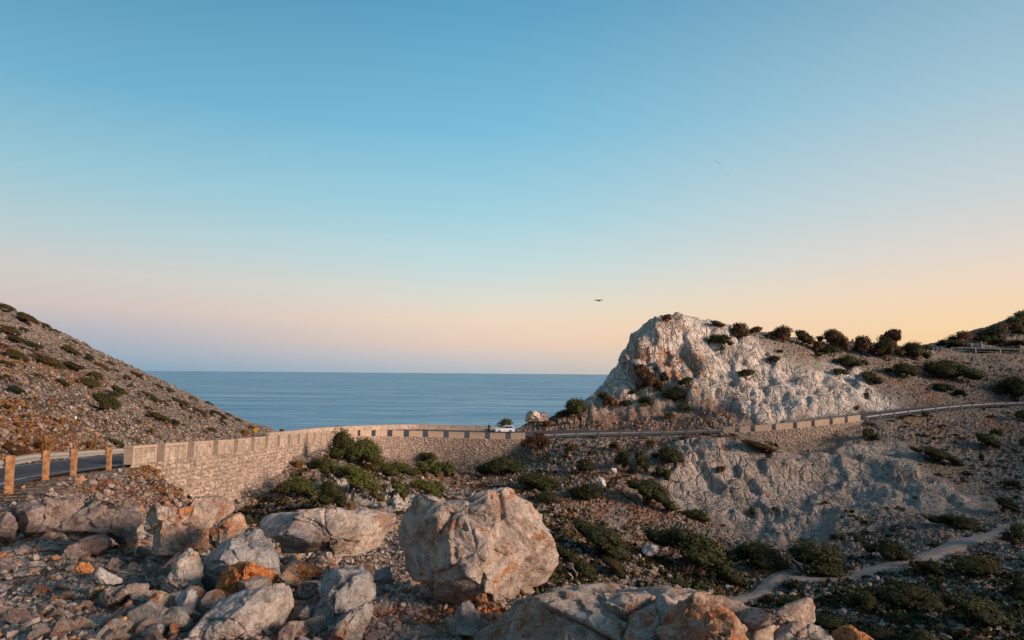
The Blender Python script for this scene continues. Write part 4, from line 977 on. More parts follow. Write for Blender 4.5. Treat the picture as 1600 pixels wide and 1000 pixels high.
GREY = (0.86, 0.90, 0.95); WARM = (1.10, 1.0, 0.93); ORNG = (1.32, 0.96, 0.58); DARK = (0.66, 0.58, 0.57); PALE = (1.22, 1.18, 1.14)
BOULDERS = [
 ('largest boulder, pale and blocky with rust stains, standing at the centre of the foreground', Z(600,750,(72,400),(95,210),(165,130),(200,65),(235,60),(300,95),(410,95),(560,80),(660,35),(770,20),(830,35),(880,80),(940,115),(985,190),(1020,300),(1045,400),(1090,500),(1125,590),(1130,680),(1080,715),(960,750),(800,735),(680,735),(560,730),(480,775),(400,815),(330,800),(240,765),(215,690),(135,650),(110,560),(105,470)), 7.4, 1.5, 11, 0.12, WARM, (240,150), 22, 1.05, 0.15),
 ('long pale slab boulder lying behind the grey rocks, left of the largest boulder', Z(300,750,(400,290),(440,220),(520,185),(640,180),(740,197),(900,187),(1000,202),(1100,180),(1200,185),(1280,215),(1295,280),(1290,380),(1250,440),(1180,470),(1050,475),(900,490),(800,470),(700,475),(560,465),(540,400),(460,330)), 9.6, 1.2, 23, 0.08, WARM, (190,90), 16, 1.0, 0.25),
 ('tall boulder with a dark rusty face on its left and a pale humped top', Z(0,750,(905,155),(1000,165),(1110,165),(1190,140),(1220,90),(1330,85),(1410,90),(1470,140),(1480,190),(1400,235),(1330,270),(1310,390),(1200,430),(1100,460),(1010,540),(960,480),(925,420),(905,330)), 9.4, 1.2, 31, 0.30, (1.08,0.95,0.86), (150,90), 16, 1.1, 0.25),
 ('brown grey boulder leaning left, second from the left in the row below the road', Z(0,750,(320,310),(430,220),(540,155),(700,175),(800,187),(900,190),(915,240),(870,300),(885,380),(850,440),(780,430),(720,370),(650,340),(560,360),(440,375),(400,320)), 10.4, 1.3, 43, 0.06, DARK, (140,80), 14, 1.0, 0.3),
 ('flat topped grey boulder at the left end of the row below the road', Z(0,750,(60,180),(100,130),(200,125),(380,120),(500,125),(535,150),(450,230),(370,310),(250,335),(120,345),(70,290)), 11.6, 1.3, 53, 0.05, DARK, (130,80), 14, 1.0, 0.3),
 ('shadowed upright boulder at the left edge of the picture', Z(0,750,(-60,300),(-20,240),(40,190),(90,220),(112,270),(108,385),(20,400),(-70,390)), 11.0, 0.9, 59, 0.0, DARK, (70,50), 10, 1.0, 0.1),
 ('sharp rock with a bright orange tip beside the long slab boulder', Z(0,750,(1300,400),(1310,300),(1370,260),(1440,220),(1490,195),(1530,230),(1550,290),(1530,325),(1470,350),(1420,400),(1350,450)), 8.7, 0.6, 61, 0.33, (1.2,1.0,0.85), (90,60), 12, 1.0, 0.1),
 ('big dark grey boulder with a pointed right shoulder, above the bright orange rock', Z(300,750,(40,600),(80,480),(140,440),(200,370),(300,320),(420,300),(460,340),(520,400),(545,460),(555,600),(520,640),(430,560),(300,590),(200,640),(80,700)), 7.7, 0.8, 71, 0.02, GREY, (140,80), 14, 0.9, 0.35),
 ('bright orange and yellow rock below the dark pointed boulder', Z(300,750,(130,690),(170,600),(200,540),(300,505),(400,530),(510,540),(550,590),(540,650),(480,680),(360,700),(250,740),(190,755)), 7.1, 0.5, 83, 0.75, ORNG, (110,70), 14, 1.2, 0.15),
 ('large light grey boulder with white veins at the bottom edge, left of centre', Z(300,750,(-60,980),(0,900),(120,790),(250,730),(400,675),(500,640),(590,650),(640,740),(645,800),(580,900),(540,1000),(420,1120),(-100,1120)), 6.0, 0.9, 97, 0.03, (1.02,1.0,1.0), (170,90), 14, 1.0, 0.5),
 ('blue grey boulder with a sharp ridge and curved white vein, left of the largest boulder', Z(300,750,(680,950),(740,830),(790,740),(780,640),(830,560),(960,520),(1060,510),(1120,560),(1160,640),(1155,720),(1080,770),(980,830),(930,900),(880,980),(850,1090),(680,1090)), 6.5, 0.8, 101, 0.04, (0.80,0.84,0.90), (160,90), 14, 0.9, 0.35),
 ('low grey rock at the bottom edge, right of the sharp ridged boulder', Z(300,750,(850,1010),(900,900),(990,810),(1090,765),(1140,775),(1120,860),(1090,930),(1020,1090),(840,1090)), 5.9, 0.5, 107, 0.06, (0.92,0.94,0.98), (110,60), 12, 0.9, 0.3),
 ('pale pointed rock with a cream triangular face in the left rubble', Z(0,750,(1000,690),(1080,560),(1120,470),(1180,415),(1230,440),(1260,490),(1290,510),(1280,560),(1240,625),(1280,690),(1200,720),(1040,710)), 7.5, 0.45, 113, 0.10, PALE, (110,60), 12, 1.0, 0.15),
 ('flat dark slab leaning up to the right in the left rubble', Z(0,750,(345,510),(420,410),(520,360),(650,335),(705,365),(705,400),(600,450),(480,510),(400,530)), 9.6, 0.7, 127, 0.0, DARK, (90,50), 10, 0.9, 0.5),
 ('small upright rock with a white streak at the foot of the largest boulder', Z(600,750,(400,950),(440,850),(530,745),(560,780),(600,860),(640,950),(600,985),(500,985),(430,980)), 6.15, 0.35, 131, 0.08, (1.1,1.08,1.1), (100,60), 12, 1.0, 0.1),
 ('broad tilted slab boulder filling the bottom edge, right of the largest boulder', [(720,1010),(745,990),(780,968),(800,957),(825,942),(850,932),(875,924),(912,915),(950,909),(1000,904),(1060,904),(1095,910),(1130,922),(1170,933),(1200,943),(1222,953),(1235,975),(1230,1075),(720,1075)], 5.3, 1.3, 137, 0.26, WARM, (280,150), 22, 1.5, 0.9),
 ('pale outcrop rock with an orange lower face on the broad slab at the bottom edge', Z(900,750,(460,930),(500,860),(620,790),(740,700),(790,685),(860,720),(940,780),(1000,830),(1060,920),(1110,1010),(1090,1130),(480,1130)), 4.75, 0.55, 139, 0.42, (1.25,1.05,0.88), (140,80), 14, 1.1, 0.35),
 ('low pointed rock with a blunt right tip, right of the broad slab', Z(900,750,(1010,830),(1100,800),(1250,820),(1310,780),(1430,740),(1480,735),(1503,790),(1480,900),(1440,900),(1230,910),(1160,940),(1050,940)), 5.2, 0.5, 149, 0.22, WARM, (110,60), 12, 1.0, 0.2),
 ('rounded pale rock at the bottom edge, below the blunt pointed rock', Z(900,750,(1225,950),(1300,880),(1400,868),(1520,900),(1600,950),(1650,1010),(1650,1090),(1230,1090)), 4.9, 0.5, 151, 0.22, WARM, (100,60), 12, 1.0, 0.3),
 ('deep orange rock at the bottom edge, rightmost of the foreground rocks', Z(1200,750,(395,950),(440,912),(520,905),(600,950),(670,1000),(680,1090),(390,1090)), 4.9, 0.4, 157, 0.7, ORNG, (90,50), 10, 1.0, 0.2),
 ('square brown grey rock in the middle of the left rubble', Z(0,750,(600,720),(660,660),(820,655),(925,640),(935,700),(850,760),(740,805),(690,835),(620,790)), 6.9, 0.4, 163, 0.08, (0.9,0.85,0.85), (100,60), 12, 1.0, 0.3),
 ('light grey wedge of rock above the square brown one in the left rubble', Z(0,750,(540,640),(580,580),(620,540),(700,590),(770,625),(760,650),(620,665)), 7.4, 0.35, 167, 0.1, (1.0,1.05,1.1), (80,45), 10, 0.9, 0.3),
 ('small orange stone left of the light grey wedge', Z(0,750,(465,550),(500,510),(560,518),(592,560),(575,592),(500,602)), 7.7, 0.25, 173, 0.6, ORNG, (60,40), 8, 1.0, 0.1),
 ('small dark upright stone below the leaning brown grey boulder', Z(0,750,(650,550),(700,480),(748,488),(745,525),(690,568)), 8.4, 0.25, 179, 0.0, DARK, (60,40), 8, 0.9, 0.1),
 ('pale grey stone left of the large white veined boulder', Z(0,750,(1095,760),(1130,700),(1200,678),(1262,730),(1235,805),(1170,845),(1105,835)), 6.5, 0.35, 181, 0.03, (1.0,1.05,1.1), (80,50), 10, 1.0, 0.2),
 ('orange brown pointed stone at the lower middle of the left rubble', Z(0,750,(690,910),(760,845),(850,830),(840,900),(785,955),(720,960)), 6.05, 0.3, 191, 0.45, ORNG, (80,50), 10, 1.0, 0.2),
 ('narrow orange stone with grey base near the bottom, beside the white veined boulder', Z(0,750,(1105,905),(1160,842),(1210,868),(1215,915),(1165,982),(1118,965)), 6.0, 0.25, 193, 0.5, (1.2,0.95,0.7), (70,45), 10, 1.0, 0.1),
 ('brown crusted rock between the square rock and the pale grey stone', Z(0,750,(895,785),(980,690),(1090,720),(1110,800),(1050,850),(920,840)), 6.6, 0.4, 197, 0.28, (0.95,0.82,0.72), (90,55), 12, 1.1, 0.2),
 ('small grey stone under the tall rusty faced boulder', Z(0,750,(895,565),(930,508),(1000,555),(995,595),(930,615)), 7.9, 0.3, 199, 0.05, GREY, (60,40), 8, 0.9, 0.1),
 ('flat orange stone in front of the long slab boulder', Z(300,750,(550,575),(600,520),(700,508),(800,545),(835,585),(770,597),(700,620),(620,590)), 8.0, 0.35, 211, 0.5, ORNG, (90,50), 10, 1.0, 0.4),
 ('rusty brown stone between the orange rock and the blue grey boulder', Z(300,750,(640,705),(690,640),(785,645),(790,705),(730,745),(660,742)), 7.0, 0.3, 223, 0.28, (0.95,0.8,0.74), (70,45), 10, 1.0, 0.1),
 ('dark brown stone at the bottom edge, between the two big grey boulders', Z(300,750,(540,960),(600,880),(705,885),(680,980),(650,1080),(530,1080)), 5.9, 0.35, 227, 0.12, (0.75,0.62,0.6), (70,45), 10, 0.9, 0.2),
 ('small orange and white stone right of the pointed grey boulder', Z(300,750,(540,600),(590,560),(640,600),(690,640),(650,675),(590,665)), 7.3, 0.25, 229, 0.4, (1.3,1.0,0.75), (60,40), 8, 1.0, 0.1),
 ('small bluish stone wedged between the big veined boulder and the ridged one', Z(300,750,(655,850),(720,780),(770,785),(765,860),(700,895)), 6.4, 0.25, 233, 0.0, GREY, (60,40), 8, 0.9, 0.1),
 ('small orange stone under the right base of the largest boulder', Z(600,750,(565,735),(585,705),(640,715),(655,765),(600,785)), 6.75, 0.2, 239, 0.6, ORNG, (50,35), 8, 1.0, 0.1),
 ('low pale rock ledge under the right side of the largest boulder', Z(600,750,(780,830),(820,750),(960,730),(1080,705),(1110,740),(1000,790),(900,830),(820,860)), 6.5, 0.4, 241, 0.1, WARM, (80,45), 10, 0.9, 0.4),
 ('flat orange topped stone left of the square brown rock', Z(0,750,(530,720),(560,680),(650,655),(660,690),(620,740),(560,750)), 7.0, 0.25, 251, 0.45, (1.1,0.9,0.7), (60,40), 8, 1.0, 0.2),
 ('long grey splinter of rock at the bottom edge in the left rubble', Z(0,750,(860,1010),(900,940),(1000,890),(1040,910),(1030,980),(960,1030)), 5.8, 0.3, 257, 0.1, (0.95,0.95,0.98), (70,40), 10, 1.0, 0.3),
 ('brown stone at the bottom edge beside the narrow orange stone', Z(0,750,(1040,1000),(1060,900),(1100,870),(1115,950),(1140,1040),(1060,1060)), 5.8, 0.3, 263, 0.5, (0.8,0.6,0.5), (60,40), 10, 1.0, 0.1),
]
for B in BOULDERS: boulder(B[0], B[1], B[2]*0.955, *B[3:])
FARB = [
 ('rounded twin boulder on the skyline right of the white car, left half', Z(720,600,(400,240),(405,195),(430,168),(470,166),(492,190),(495,240)), 148, 7, 301, 0.1, WARM, (50,30), 8, 1.0, 0.1),
 ('rounded twin boulder on the skyline right of the white car, right half', Z(720,600,(488,240),(488,185),(520,172),(545,190),(548,225),(540,242)), 148.5, 6, 307, 0.05, WARM, (50,30), 8, 1.0, 0.1),
 ('pale block of rock beside a dark green bush in the valley', Z(720,600,(830,590),(870,578),(900,600),(910,640),(880,655),(850,625)), 92, 2.4, 311, 0.0, PALE, (40,26), 8, 1.0, 0.1),
 ('angular white boulder in the dark scrub at the lower right', Z(1200,750,(1310,890),(1340,860),(1370,870),(1405,930),(1380,955),(1350,950)), 50, 1.6, 313, 0.0, PALE, (40,26), 8, 1.0, 0.1),
 ('pair of pale stones, lower right, between two dark thickets', Z(1200,750,(1295,620),(1350,605),(1400,610),(1440,650),(1420,672),(1330,655)), 66, 1.8, 317, 0.0, PALE, (40,26), 8, 1.2, 0.1),
 ('pale triangular stone against the dark bush above the footpath', Z(1200,750,(1150,285),(1180,255),(1205,262),(1225,300),(1195,305)), 90, 1.4, 331, 0.0, PALE, (36,24), 8, 1.0, 0.1),
 ('pale boulder on the valley side between two long dark bushes', Z(900,750,(405,440),(440,400),(500,405),(525,450),(480,480),(430,475)), 70, 1.5, 337, 0.0, (1.1,1.1,1.15), (40,26), 8, 1.0, 0.1),
 ('rounded pale stone below the road, left of a thorny bush', Z(720,600,(930,545),(945,522),(975,528),(975,555),(945,562)), 104, 1.4, 341, 0.0, PALE, (36,24), 8, 1.0, 0.1),
]
for B in FARB: boulder(*B)

# ------------------------------------------------------------------ loose stones
def ico(sub):
    import bmesh
    bm = bmesh.new(); bmesh.ops.create_icosphere(bm, subdivisions=sub, radius=1.0)
    V = np.array([v.co[:] for v in bm.verts]); Fq = np.array([[v.index for v in f.verts] for f in bm.faces]); bm.free(); return V, Fq
ICO = {k: ico(k) for k in (1, 2, 3, 4)}
def chunk(seed, sub, fac=12, flat=0.62, rough=0.07):
    V, Fq = ICO[sub]; rs = np.random.RandomState(seed); V = V.copy()
    for f in range(fac):
        n = rs.normal(size=3); n /= np.linalg.norm(n); d = V @ n; V = V-n*np.maximum(d-rs.uniform(0.34, 0.78), 0)[:, None]
    V = V*np.array([1.0, rs.uniform(0.62, 0.95), flat*rs.uniform(0.75, 1.2)])
    V = V+V*(rough*fbm(V*2.5+seed, 3, seed))[:, None]
    return V, Fq
rs = random.Random(77)
PROTO = []
for k in range(16):
    V, Fq = chunk(900+k, 3, 10, 0.62, 0.05); me = mesh_np('stone', V, Fq, M_ROCK, False); PROTO.append(me)
def place_stone(px, py, wpx, label, group, rust, tint, sc_y=1.0, me=None):
    loc, nrm = hit(px, py, 1)
    if loc.length > 60: return None
    o = link('stone', me or rs.choice(PROTO)); s = wpx*0.5*loc.dot(FWD)/F
    o.scale = (s, s*rs.uniform(0.8, 1.1), s*rs.uniform(0.8, 1.25)); o.rotation_euler = (rs.uniform(-.45, .45), rs.uniform(-.45, .45), rs.uniform(0, 6.28))
    o.location = loc+Vector((0, 0, s*rs.uniform(0.12, 0.34)))
    tag(o, label, 'stone', group); o['rust'] = rust; o['stone_tint'] = [float(c) for c in tint]; return o
STONES = []
def cname(t, r):
    if r > 0.33: return 'orange brown'
    return {GREY: 'blue grey', DARK: 'dark brown', WARM: 'pinkish', PALE: 'pale', (1, 1, 1): 'plain grey'}.get(tuple(t), 'tan')
def zone(n, x0, x1, ylo, yhi, wmin, wmax, where, group, rust=(0, .15), tint=(GREY, DARK, WARM, (1, 1, 1))):
    c = 0
    while c < n:
        x = rs.uniform(x0, x1); f = rs.random(); y = ylo(x)+(yhi(x)-ylo(x))*f
        w = (wmin+(wmax-wmin)*rs.random()**2.2)*(0.62+0.5*f); t = rs.choice(tint); ru = rs.uniform(*rust)
        o = place_stone(x, y, w, None, group, ru, t)
        if o:
            c += 1; q = 'back' if f < 0.34 else ('middle' if f < 0.67 else 'front'); sz = 'small' if w < wmin+(wmax-wmin)*0.12 else ('medium' if w < wmin+(wmax-wmin)*0.4 else 'large')
            STONES.append(('%s %s stone' % (sz, cname(t, ru)), '%s of %s' % (q, where), x, o))
        else: c += 0.2
zone(70, -10, 230, lambda x: 838+x*0.12, lambda x: 1003, 9, 40, 'the lower left gravel', 'stones in the lower left gravel', (0, .2), (DARK, DARK, GREY, (1, 1, 1), (1, .9, .85)))
zone(26, 60, 330, lambda x: 860, lambda x: 1000, 12, 34, 'the lower left gravel', 'orange stones in the lower left gravel', (.35, .7), (ORNG, (1.1, .8, .6), (1.2, .9, .7)))
zone(42, 200, 460, lambda x: 870, lambda x: 1003, 12, 40, 'the rubble between boulders', 'broken stones between the boulders', (0, .35), (DARK, GREY, WARM, (1, .9, .85)))
zone(56, 130, 600, lambda x: 868, lambda x: 1010, 36, 92, 'the rubble between boulders', 'broken stones between the boulders', (0, .5), (DARK, GREY, WARM, (1, .9, .85), (1, 1, 1)))
zone(15, 180, 600, lambda x: 905, lambda x: 1000, 62, 112, 'the rubble between boulders', 'broken stones between the boulders', (0, .4), (WARM, GREY, (1, 1, 1), (1, .9, .85)))
zone(18, -10, 150, lambda x: 850, lambda x: 1010, 24, 62, 'the lower left gravel', 'stones in the lower left gravel', (0, .3), (DARK, (1, .9, .85)))
zone(20, 440, 640, lambda x: 862, lambda x: 905, 8, 22, 'the patch below the long slab', 'pale stones below the slab', (0, .3), (PALE, WARM, (1, 1, 1)))
zone(26, 560, 760, lambda x: 920, lambda x: 1003, 8, 26, 'the red gravel by the largest boulder', 'stones in the red gravel', (0.05, .4), (WARM, (1, 1, 1), (1.05, .85, .75)))
zone(26, 20, 230, lambda x: 762, lambda x: 800, 8, 26, 'the bank below the rail posts', 'stones on the bank below the rail', (0, .35), (WARM, (1, 1, 1), (1.1, .9, .8), DARK))

_N = ['first','second','third','fourth','fifth','sixth','seventh','eighth','ninth','tenth','eleventh','twelfth','thirteenth','fourteenth','fifteenth','sixteenth','seventeenth','eighteenth','nineteenth','twentieth']
_g = {}
for a_, b_, x_, o_ in STONES: _g.setdefault((a_, b_), []).append((x_, o_))
for (a_, b_), L_ in _g.items():
    L_.sort(key=lambda q: q[0])
    for i_, (x_, o_) in enumerate(L_): o_['label'] = '%s, %s%s' % (a_, '' if len(L_) == 1 else '%s from left, ' % _N[min(i_, 19)], b_)
def scatter(name, label, n, sizes, pick, mat, sub=1, seed=1, sink=0.25, tints=None):
    """one joined mesh of many small loose pieces on the ground vertices listed in pick"""
    R0 = np.random.RandomState(seed); base = [chunk(2000+seed*31+k, sub, 7, 0.65, 0.0) for k in range(12)]
    nv, nf = len(base[0][0]), len(base[0][1]); BV = np.array([b[0] for b in base]); BF = base[0][1]
    k = R0.choice(pick, n); P0 = TV[k]+R0.normal(size=(n, 3))*0.0; Nn = TN[k]
    s = sizes(R0, P0); which = R0.randint(0, 12, n); ang = R0.uniform(0, 6.28, n)
    ca, sa = np.cos(ang), np.sin(ang); V = BV[which]*s[:, None, None]
    x = V[..., 0]*ca[:, None]-V[..., 1]*sa[:, None]; y = V[..., 0]*sa[:, None]+V[..., 1]*ca[:, None]; V = np.stack([x, y, V[..., 2]], -1)
    # lean with the slope
    tx = np.stack([Nn[:, 2], np.zeros(n), -Nn[:, 0]], 1); tx /= np.linalg.norm(tx, axis=1)[:, None]; ty = np.cross(Nn, tx)
    V = V[..., :1]*tx[:, None]+V[..., 1:2]*ty[:, None]+V[..., 2:]*Nn[:, None]
    jit = np.c_[R0.uniform(-1, 1, (n, 2))*np.minimum(0.25, 0.01*np.hypot(P0[:, 0], P0[:, 1]))[:, None], np.zeros(n)]
    V = V+(P0+jit+Nn*(s*(0.5-sink))[:, None]*0.8)[:, None]
    Fq = (BF[None]+(np.arange(n)*nv)[:, None, None]).reshape(-1, 3)
    me = mesh_np(name, V.reshape(-1, 3), Fq, mat, False)
    fattr(me, 'rust', np.repeat(R0.uniform(0, 1, n)**3*0.5, nv)); fattr(me, 'shade', np.repeat(R0.uniform(0.0, 1.0, n), nv))
    o = link(name, me); tag(o, label, kind='stuff'); return o
def rubble_mat():
    m, nt, p = new_mat('loose rubble'); g = NG(nt); pos = g.n.new('ShaderNodeNewGeometry').outputs['Position']
    sh = g.attr('shade').outputs['Fac']; ru = g.attr('rust').outputs['Fac']
    n = g.noise(pos, 3.0, 8, 0.7); f = g.noise(pos, 28.0, 6, 0.7)
    col = g.mix(sh, (0.12,0.085,0.075,1), (0.44,0.34,0.285,1)); col = g.mix(g.math('MULTIPLY', g.rng(n, 0.4, 0.7), 0.4), col, (0.44,0.35,0.30,1))
    col = g.mix(g.rng(g.math('ADD', n, ru), 0.72, 0.85), col, (0.40,0.19,0.095,1)); col = g.mix(g.math('MULTIPLY', g.rng(f, 0.5, 0.75), 0.4), col, (0.14,0.11,0.10,1))
    g.set(p.inputs['Base Color'], col); g.set(p.inputs['Normal'], g.bump(f, 0.6, 0.01)); return m
M_RUB = rubble_mat()
_r = np.hypot(TV[:, 0], TV[:, 1]); TV = TV[:len(TN)]; _r = _r[:len(TN)]
_az = np.degrees(np.arctan2(TV[:, 0], TV[:, 1])); _inf = np.abs(_az) < 39.5
_at = lambda nme: np.array([0.0])
def gattr(nme):
    a = np.empty(len(g_me.vertices), np.float32); g_me.attributes[nme].data.foreach_get('value', a); return a[:len(TN)]
_cl, _pa, _dk, _rs = gattr('cliff'), gattr('path'), gattr('dark'), gattr('rust')
i_, d_ = near_line(TV[:, 0], TV[:, 1], RC[::2]); i_ = np.minimum(i_*2, len(RC)-1)
_s = (TV[:, 0]-RC[i_, 0])*RN[i_, 0]+(TV[:, 1]-RC[i_, 1])*RN[i_, 1]
_onroad = (_s > -0.9) & (_s < RW[i_]+1.6)
ok_n = np.where(_inf & (_r > 3.2) & (_r < 16) & ~_onroad)[0]
ok_m = np.where(_inf & (_r > 16) & (_r < 60) & ~_onroad & (_cl < .3) & (_pa < .1))[0]
ok_f = np.where(_inf & (_r > 45) & (_r < 235) & ~_onroad & (_cl < .45) & (_pa < .1))[0]
scatter('gravel', 'fine broken limestone gravel covering the foreground', 15000, lambda R, P: (0.012+0.055*R.random_sample(len(P))**2.5)*(0.7+0.08*np.hypot(P[:, 0], P[:, 1])), ok_n, M_RUB, 1, 1)
scatter('rubble', 'loose limestone rubble on the near slopes', 7000, lambda R, P: (0.06+0.22*R.random_sample(len(P))**3), ok_m, M_RUB, 1, 2)
scatter('scree', 'pale limestone scree scattered over the far slopes', 21000, lambda R, P: (0.10+0.42*R.random_sample(len(P))**4)*np.where(P[:, 0] < -24, 0.66, 1.0), ok_f, M_RUB, 1, 3)

# ------------------------------------------------------------------ vegetation
def leaf_mat(name, dark, light, brown, bamt):
    m, nt, p = new_mat(name); g = NG(nt); oi = g.n.new('ShaderNodeObjectInfo'); t = g.n.new('ShaderNodeTexCoord').outputs['Object']
    t = g.vmath('ADD', t, g.vmath('MULTIPLY', oi.outputs['Random'], (31.0, 57.0, 17.0)))
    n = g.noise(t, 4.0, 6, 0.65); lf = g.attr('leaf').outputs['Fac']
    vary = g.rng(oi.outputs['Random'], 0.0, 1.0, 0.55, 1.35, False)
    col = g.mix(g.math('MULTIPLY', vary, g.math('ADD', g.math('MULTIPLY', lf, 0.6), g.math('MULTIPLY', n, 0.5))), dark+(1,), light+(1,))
    col = g.mix(g.math('MULTIPLY', g.attr('olive', 'OBJECT').outputs['Fac'], g.math('MULTIPLY', vary, lf)), col, (0.15,0.155,0.03,1))
    bm_ = g.rng(g.math('ADD', g.noise(t, 1.7, 5, 0.6), g.math('MULTIPLY', g.attr('dry', 'OBJECT').outputs['Fac'], 0.4)), 0.60, 0.78)
    col = g.mix(g.math('MULTIPLY', bm_, bamt), col, brown+(1,))
    g.set(p.inputs['Base Color'], col); p.inputs['Roughness'].default_value = 0.7; p.inputs['Specular IOR Level'].default_value = 0.2
    p.inputs['Subsurface Weight'].default_value = 0.0
    return m
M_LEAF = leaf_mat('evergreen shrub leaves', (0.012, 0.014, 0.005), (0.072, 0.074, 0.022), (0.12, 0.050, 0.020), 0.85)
M_DRY = leaf_mat('dry grass', (0.16, 0.085, 0.03), (0.36, 0.20, 0.075), (0.30, 0.12, 0.04), 0.5)
M_WOOD = simple_mat('bark', (0.085, 0.060, 0.045), 0.95, var=0.3, scale=5, bump=0.5)
def foliage(seed, n, leaf, lumps=9, dome=0.75):
    R0 = np.random.RandomState(seed); c = []
    for k in range(lumps):
        a = R0.uniform(0, 6.28); q = R0.uniform(0, 0.62)**0.8*0.5; rr = R0.uniform(0.11, 0.25)*(1.1-q*0.6)
        c.append((q*math.cos(a)*1.25, q*math.sin(a)*1.1, max(0.14, (1-(q/0.5)**2)*dome*0.72*R0.uniform(0.75, 1.1)), rr))
    c = np.array(c); k = R0.randint(0, lumps, n)
    d = R0.normal(size=(n, 3)); d[:, 2] = np.abs(d[:, 2])*1.0-0.25*np.abs(d[:, 1]*0); d /= np.linalg.norm(d, axis=1)[:, None]
    rad = c[k, 3]*(1+R0.normal(size=n)*0.16+0.34*fbm(d*3+k[:, None]*5.0, 3, seed))
    P = c[k, :3]+d*rad[:, None]; P[:, 2] = np.maximum(P[:, 2], 0.0)
    nn = d+R0.normal(size=(n, 3))*0.55; nn /= np.linalg.norm(nn, axis=1)[:, None]
    a = np.cross(nn, R0.normal(size=(n, 3))); a /= np.linalg.norm(a, axis=1)[:, None]; b = np.cross(nn, a)
    L = leaf*R0.uniform(0.6, 1.35, n)[:, None]
    V = np.stack([P-a*L, P-b*L*0.55, P+a*L, P+b*L*0.55], 1).reshape(-1, 3); Fq = np.arange(4*n).reshape(n, 4)
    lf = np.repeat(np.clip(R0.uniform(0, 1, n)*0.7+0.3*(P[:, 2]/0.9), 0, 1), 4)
    IV, IF = ICO[2]
    CV = []; CF = []
    for j in range(lumps):
        v = IV*c[j, 3]*0.74; v = v*(1+0.15*fbm(IV*2+j, 2, seed)[:, None])+c[j, :3]; v[:, 2] = np.maximum(v[:, 2], -0.04); CF.append(IF+len(V)+j*len(IV)); CV.append(v)
    CV = np.concatenate(CV); CF = np.concatenate(CF)
    allV = np.concatenate([V, CV]); me = bpy.data.meshes.new('foliage')
    # mix of quads and triangles
    me.vertices.add(len(allV)); me.vertices.foreach_set('co', allV.astype(np.float32).ravel())
    li = np.concatenate([Fq.ravel(), CF.ravel()]).astype(np.int32); me.loops.add(len(li)); me.loops.foreach_set('vertex_index', li)
    tot_ = np.concatenate([np.full(n, 4), np.full(len(CF), 3)]).astype(np.int32); me.polygons.add(len(tot_))
    me.polygons.foreach_set('loop_start', np.r_[0, np.cumsum(tot_)[:-1]].astype(np.int32)); me.polygons.foreach_set('loop_total', tot_); me.update(calc_edges=True)
    me.materials.append(M_LEAF); fattr(me, 'leaf', np.concatenate([lf, np.full(len(CV), 0.0)])); return me
FOL_BIG = [foliage(100+k, 4200, 0.024, 20) for k in range(5)]
FOL_MID = [foliage(120+k, 1600, 0.038, 12) for k in range(5)]
FOL_SML = [foliage(140+k, 450, 0.066, 7) for k in range(5)]
def stems(seed):
    R0 = random.Random(seed); mb = MB()
    for k in range(7):
        a = R0.uniform(0, 6.28); q = R0.uniform(0.1, 0.38); mb.tube([(0.04*math.cos(a), 0.04*math.sin(a), -0.1), (q*0.5*math.cos(a), q*0.5*math.sin(a), 0.25), (q*math.cos(a+.3), q*math.sin(a+.3), R0.uniform(0.4, 0.6))], [0.022, 0.015, 0.006], 5)
    return mb.mesh('stems', M_WOOD)
STEMS = [stems(k) for k in range(3)]
def tuft(seed, n=260):
    R0 = np.random.RandomState(seed); a = R0.uniform(0, 6.28, n); q = R0.uniform(0, 0.2, n); lean = R0.uniform(0.05, 0.5, n)**0.9; h = R0.uniform(0.55, 1.0, n)
    b = np.stack([q*np.cos(a), q*np.sin(a), np.zeros(n)], 1); mid = b+np.stack([lean*0.45*np.cos(a), lean*0.45*np.sin(a), h*0.6], 1)
    tip = b+np.stack([lean*1.05*np.cos(a), lean*1.05*np.sin(a), h*(1-lean*0.5)], 1); s_ = np.stack([-np.sin(a), np.cos(a), 0*a], 1)*0.014
    V = np.stack([b-s_, b+s_, mid+s_*0.8, mid-s_*0.8, tip], 1).reshape(-1, 3); i = np.arange(n)[:, None]*5
    Fc = [tuple(x) for x in (i+np.array([[0, 1, 2, 3]]))]+[tuple(x) for x in (i+np.array([[3, 2, 4]]))]
    me = bpy.data.meshes.new('grass_tuft'); me.from_pydata([tuple(v) for v in V], [], [tuple(int(q) for q in f) for f in Fc]); me.materials.append(M_DRY)
    fattr(me, 'leaf', np.tile(np.array([0, 0, .6, .6, 1.0]), n)); me.update(); return me
TUFT = [tuft(k) for k in range(4)]
vr = random.Random(9)
BUSH = []          # collected so that labels can be numbered by place
def bush(x, yb, w, h, region, kind='green', tilt=0.0, Y=None, label=None, deep=1.0):
    BUSH.append(dict(x=x, yb=yb, w=w, h=h, region=region, kind=kind, tilt=tilt, Y=Y, label=label, deep=deep))
# --- mound beside the retaining wall
for b in [(522,733,44,60,'green',.25),(562,728,46,44,'green',.5),(465,778,52,46,'green',.2),(504,797,48,46,'green',.35),(505,748,44,32,'green',.3),(552,772,66,46,'green',.5),(612,778,38,30,'green',.4),
          (662,778,46,26,'green',.35),(680,768,22,16,'green',.4),(621,744,46,22,'green',.05),(664,746,40,26,'green',.1),(669,726,38,20,'green',0),(696,742,32,24,'green',.1),(582,744,28,20,'brown',.3),(440,790,14,8,'brown',0)]:
    bush(b[0], b[1], b[2], b[3], 'mound', b[4], b[5])
for b in [(465,731,32,14),(440,769,24,20),(513,720,20,13),(548,800,20,20),(578,754,28,14),(631,783,13,16),(467,796,14,9),(600,765,18,12),(540,745,20,10),(585,722,16,12),(652,770,14,8),(520,800,12,9),(497,725,16,9)]:
    bush(b[0], b[1], b[2], b[3], 'mound', 'tuft')
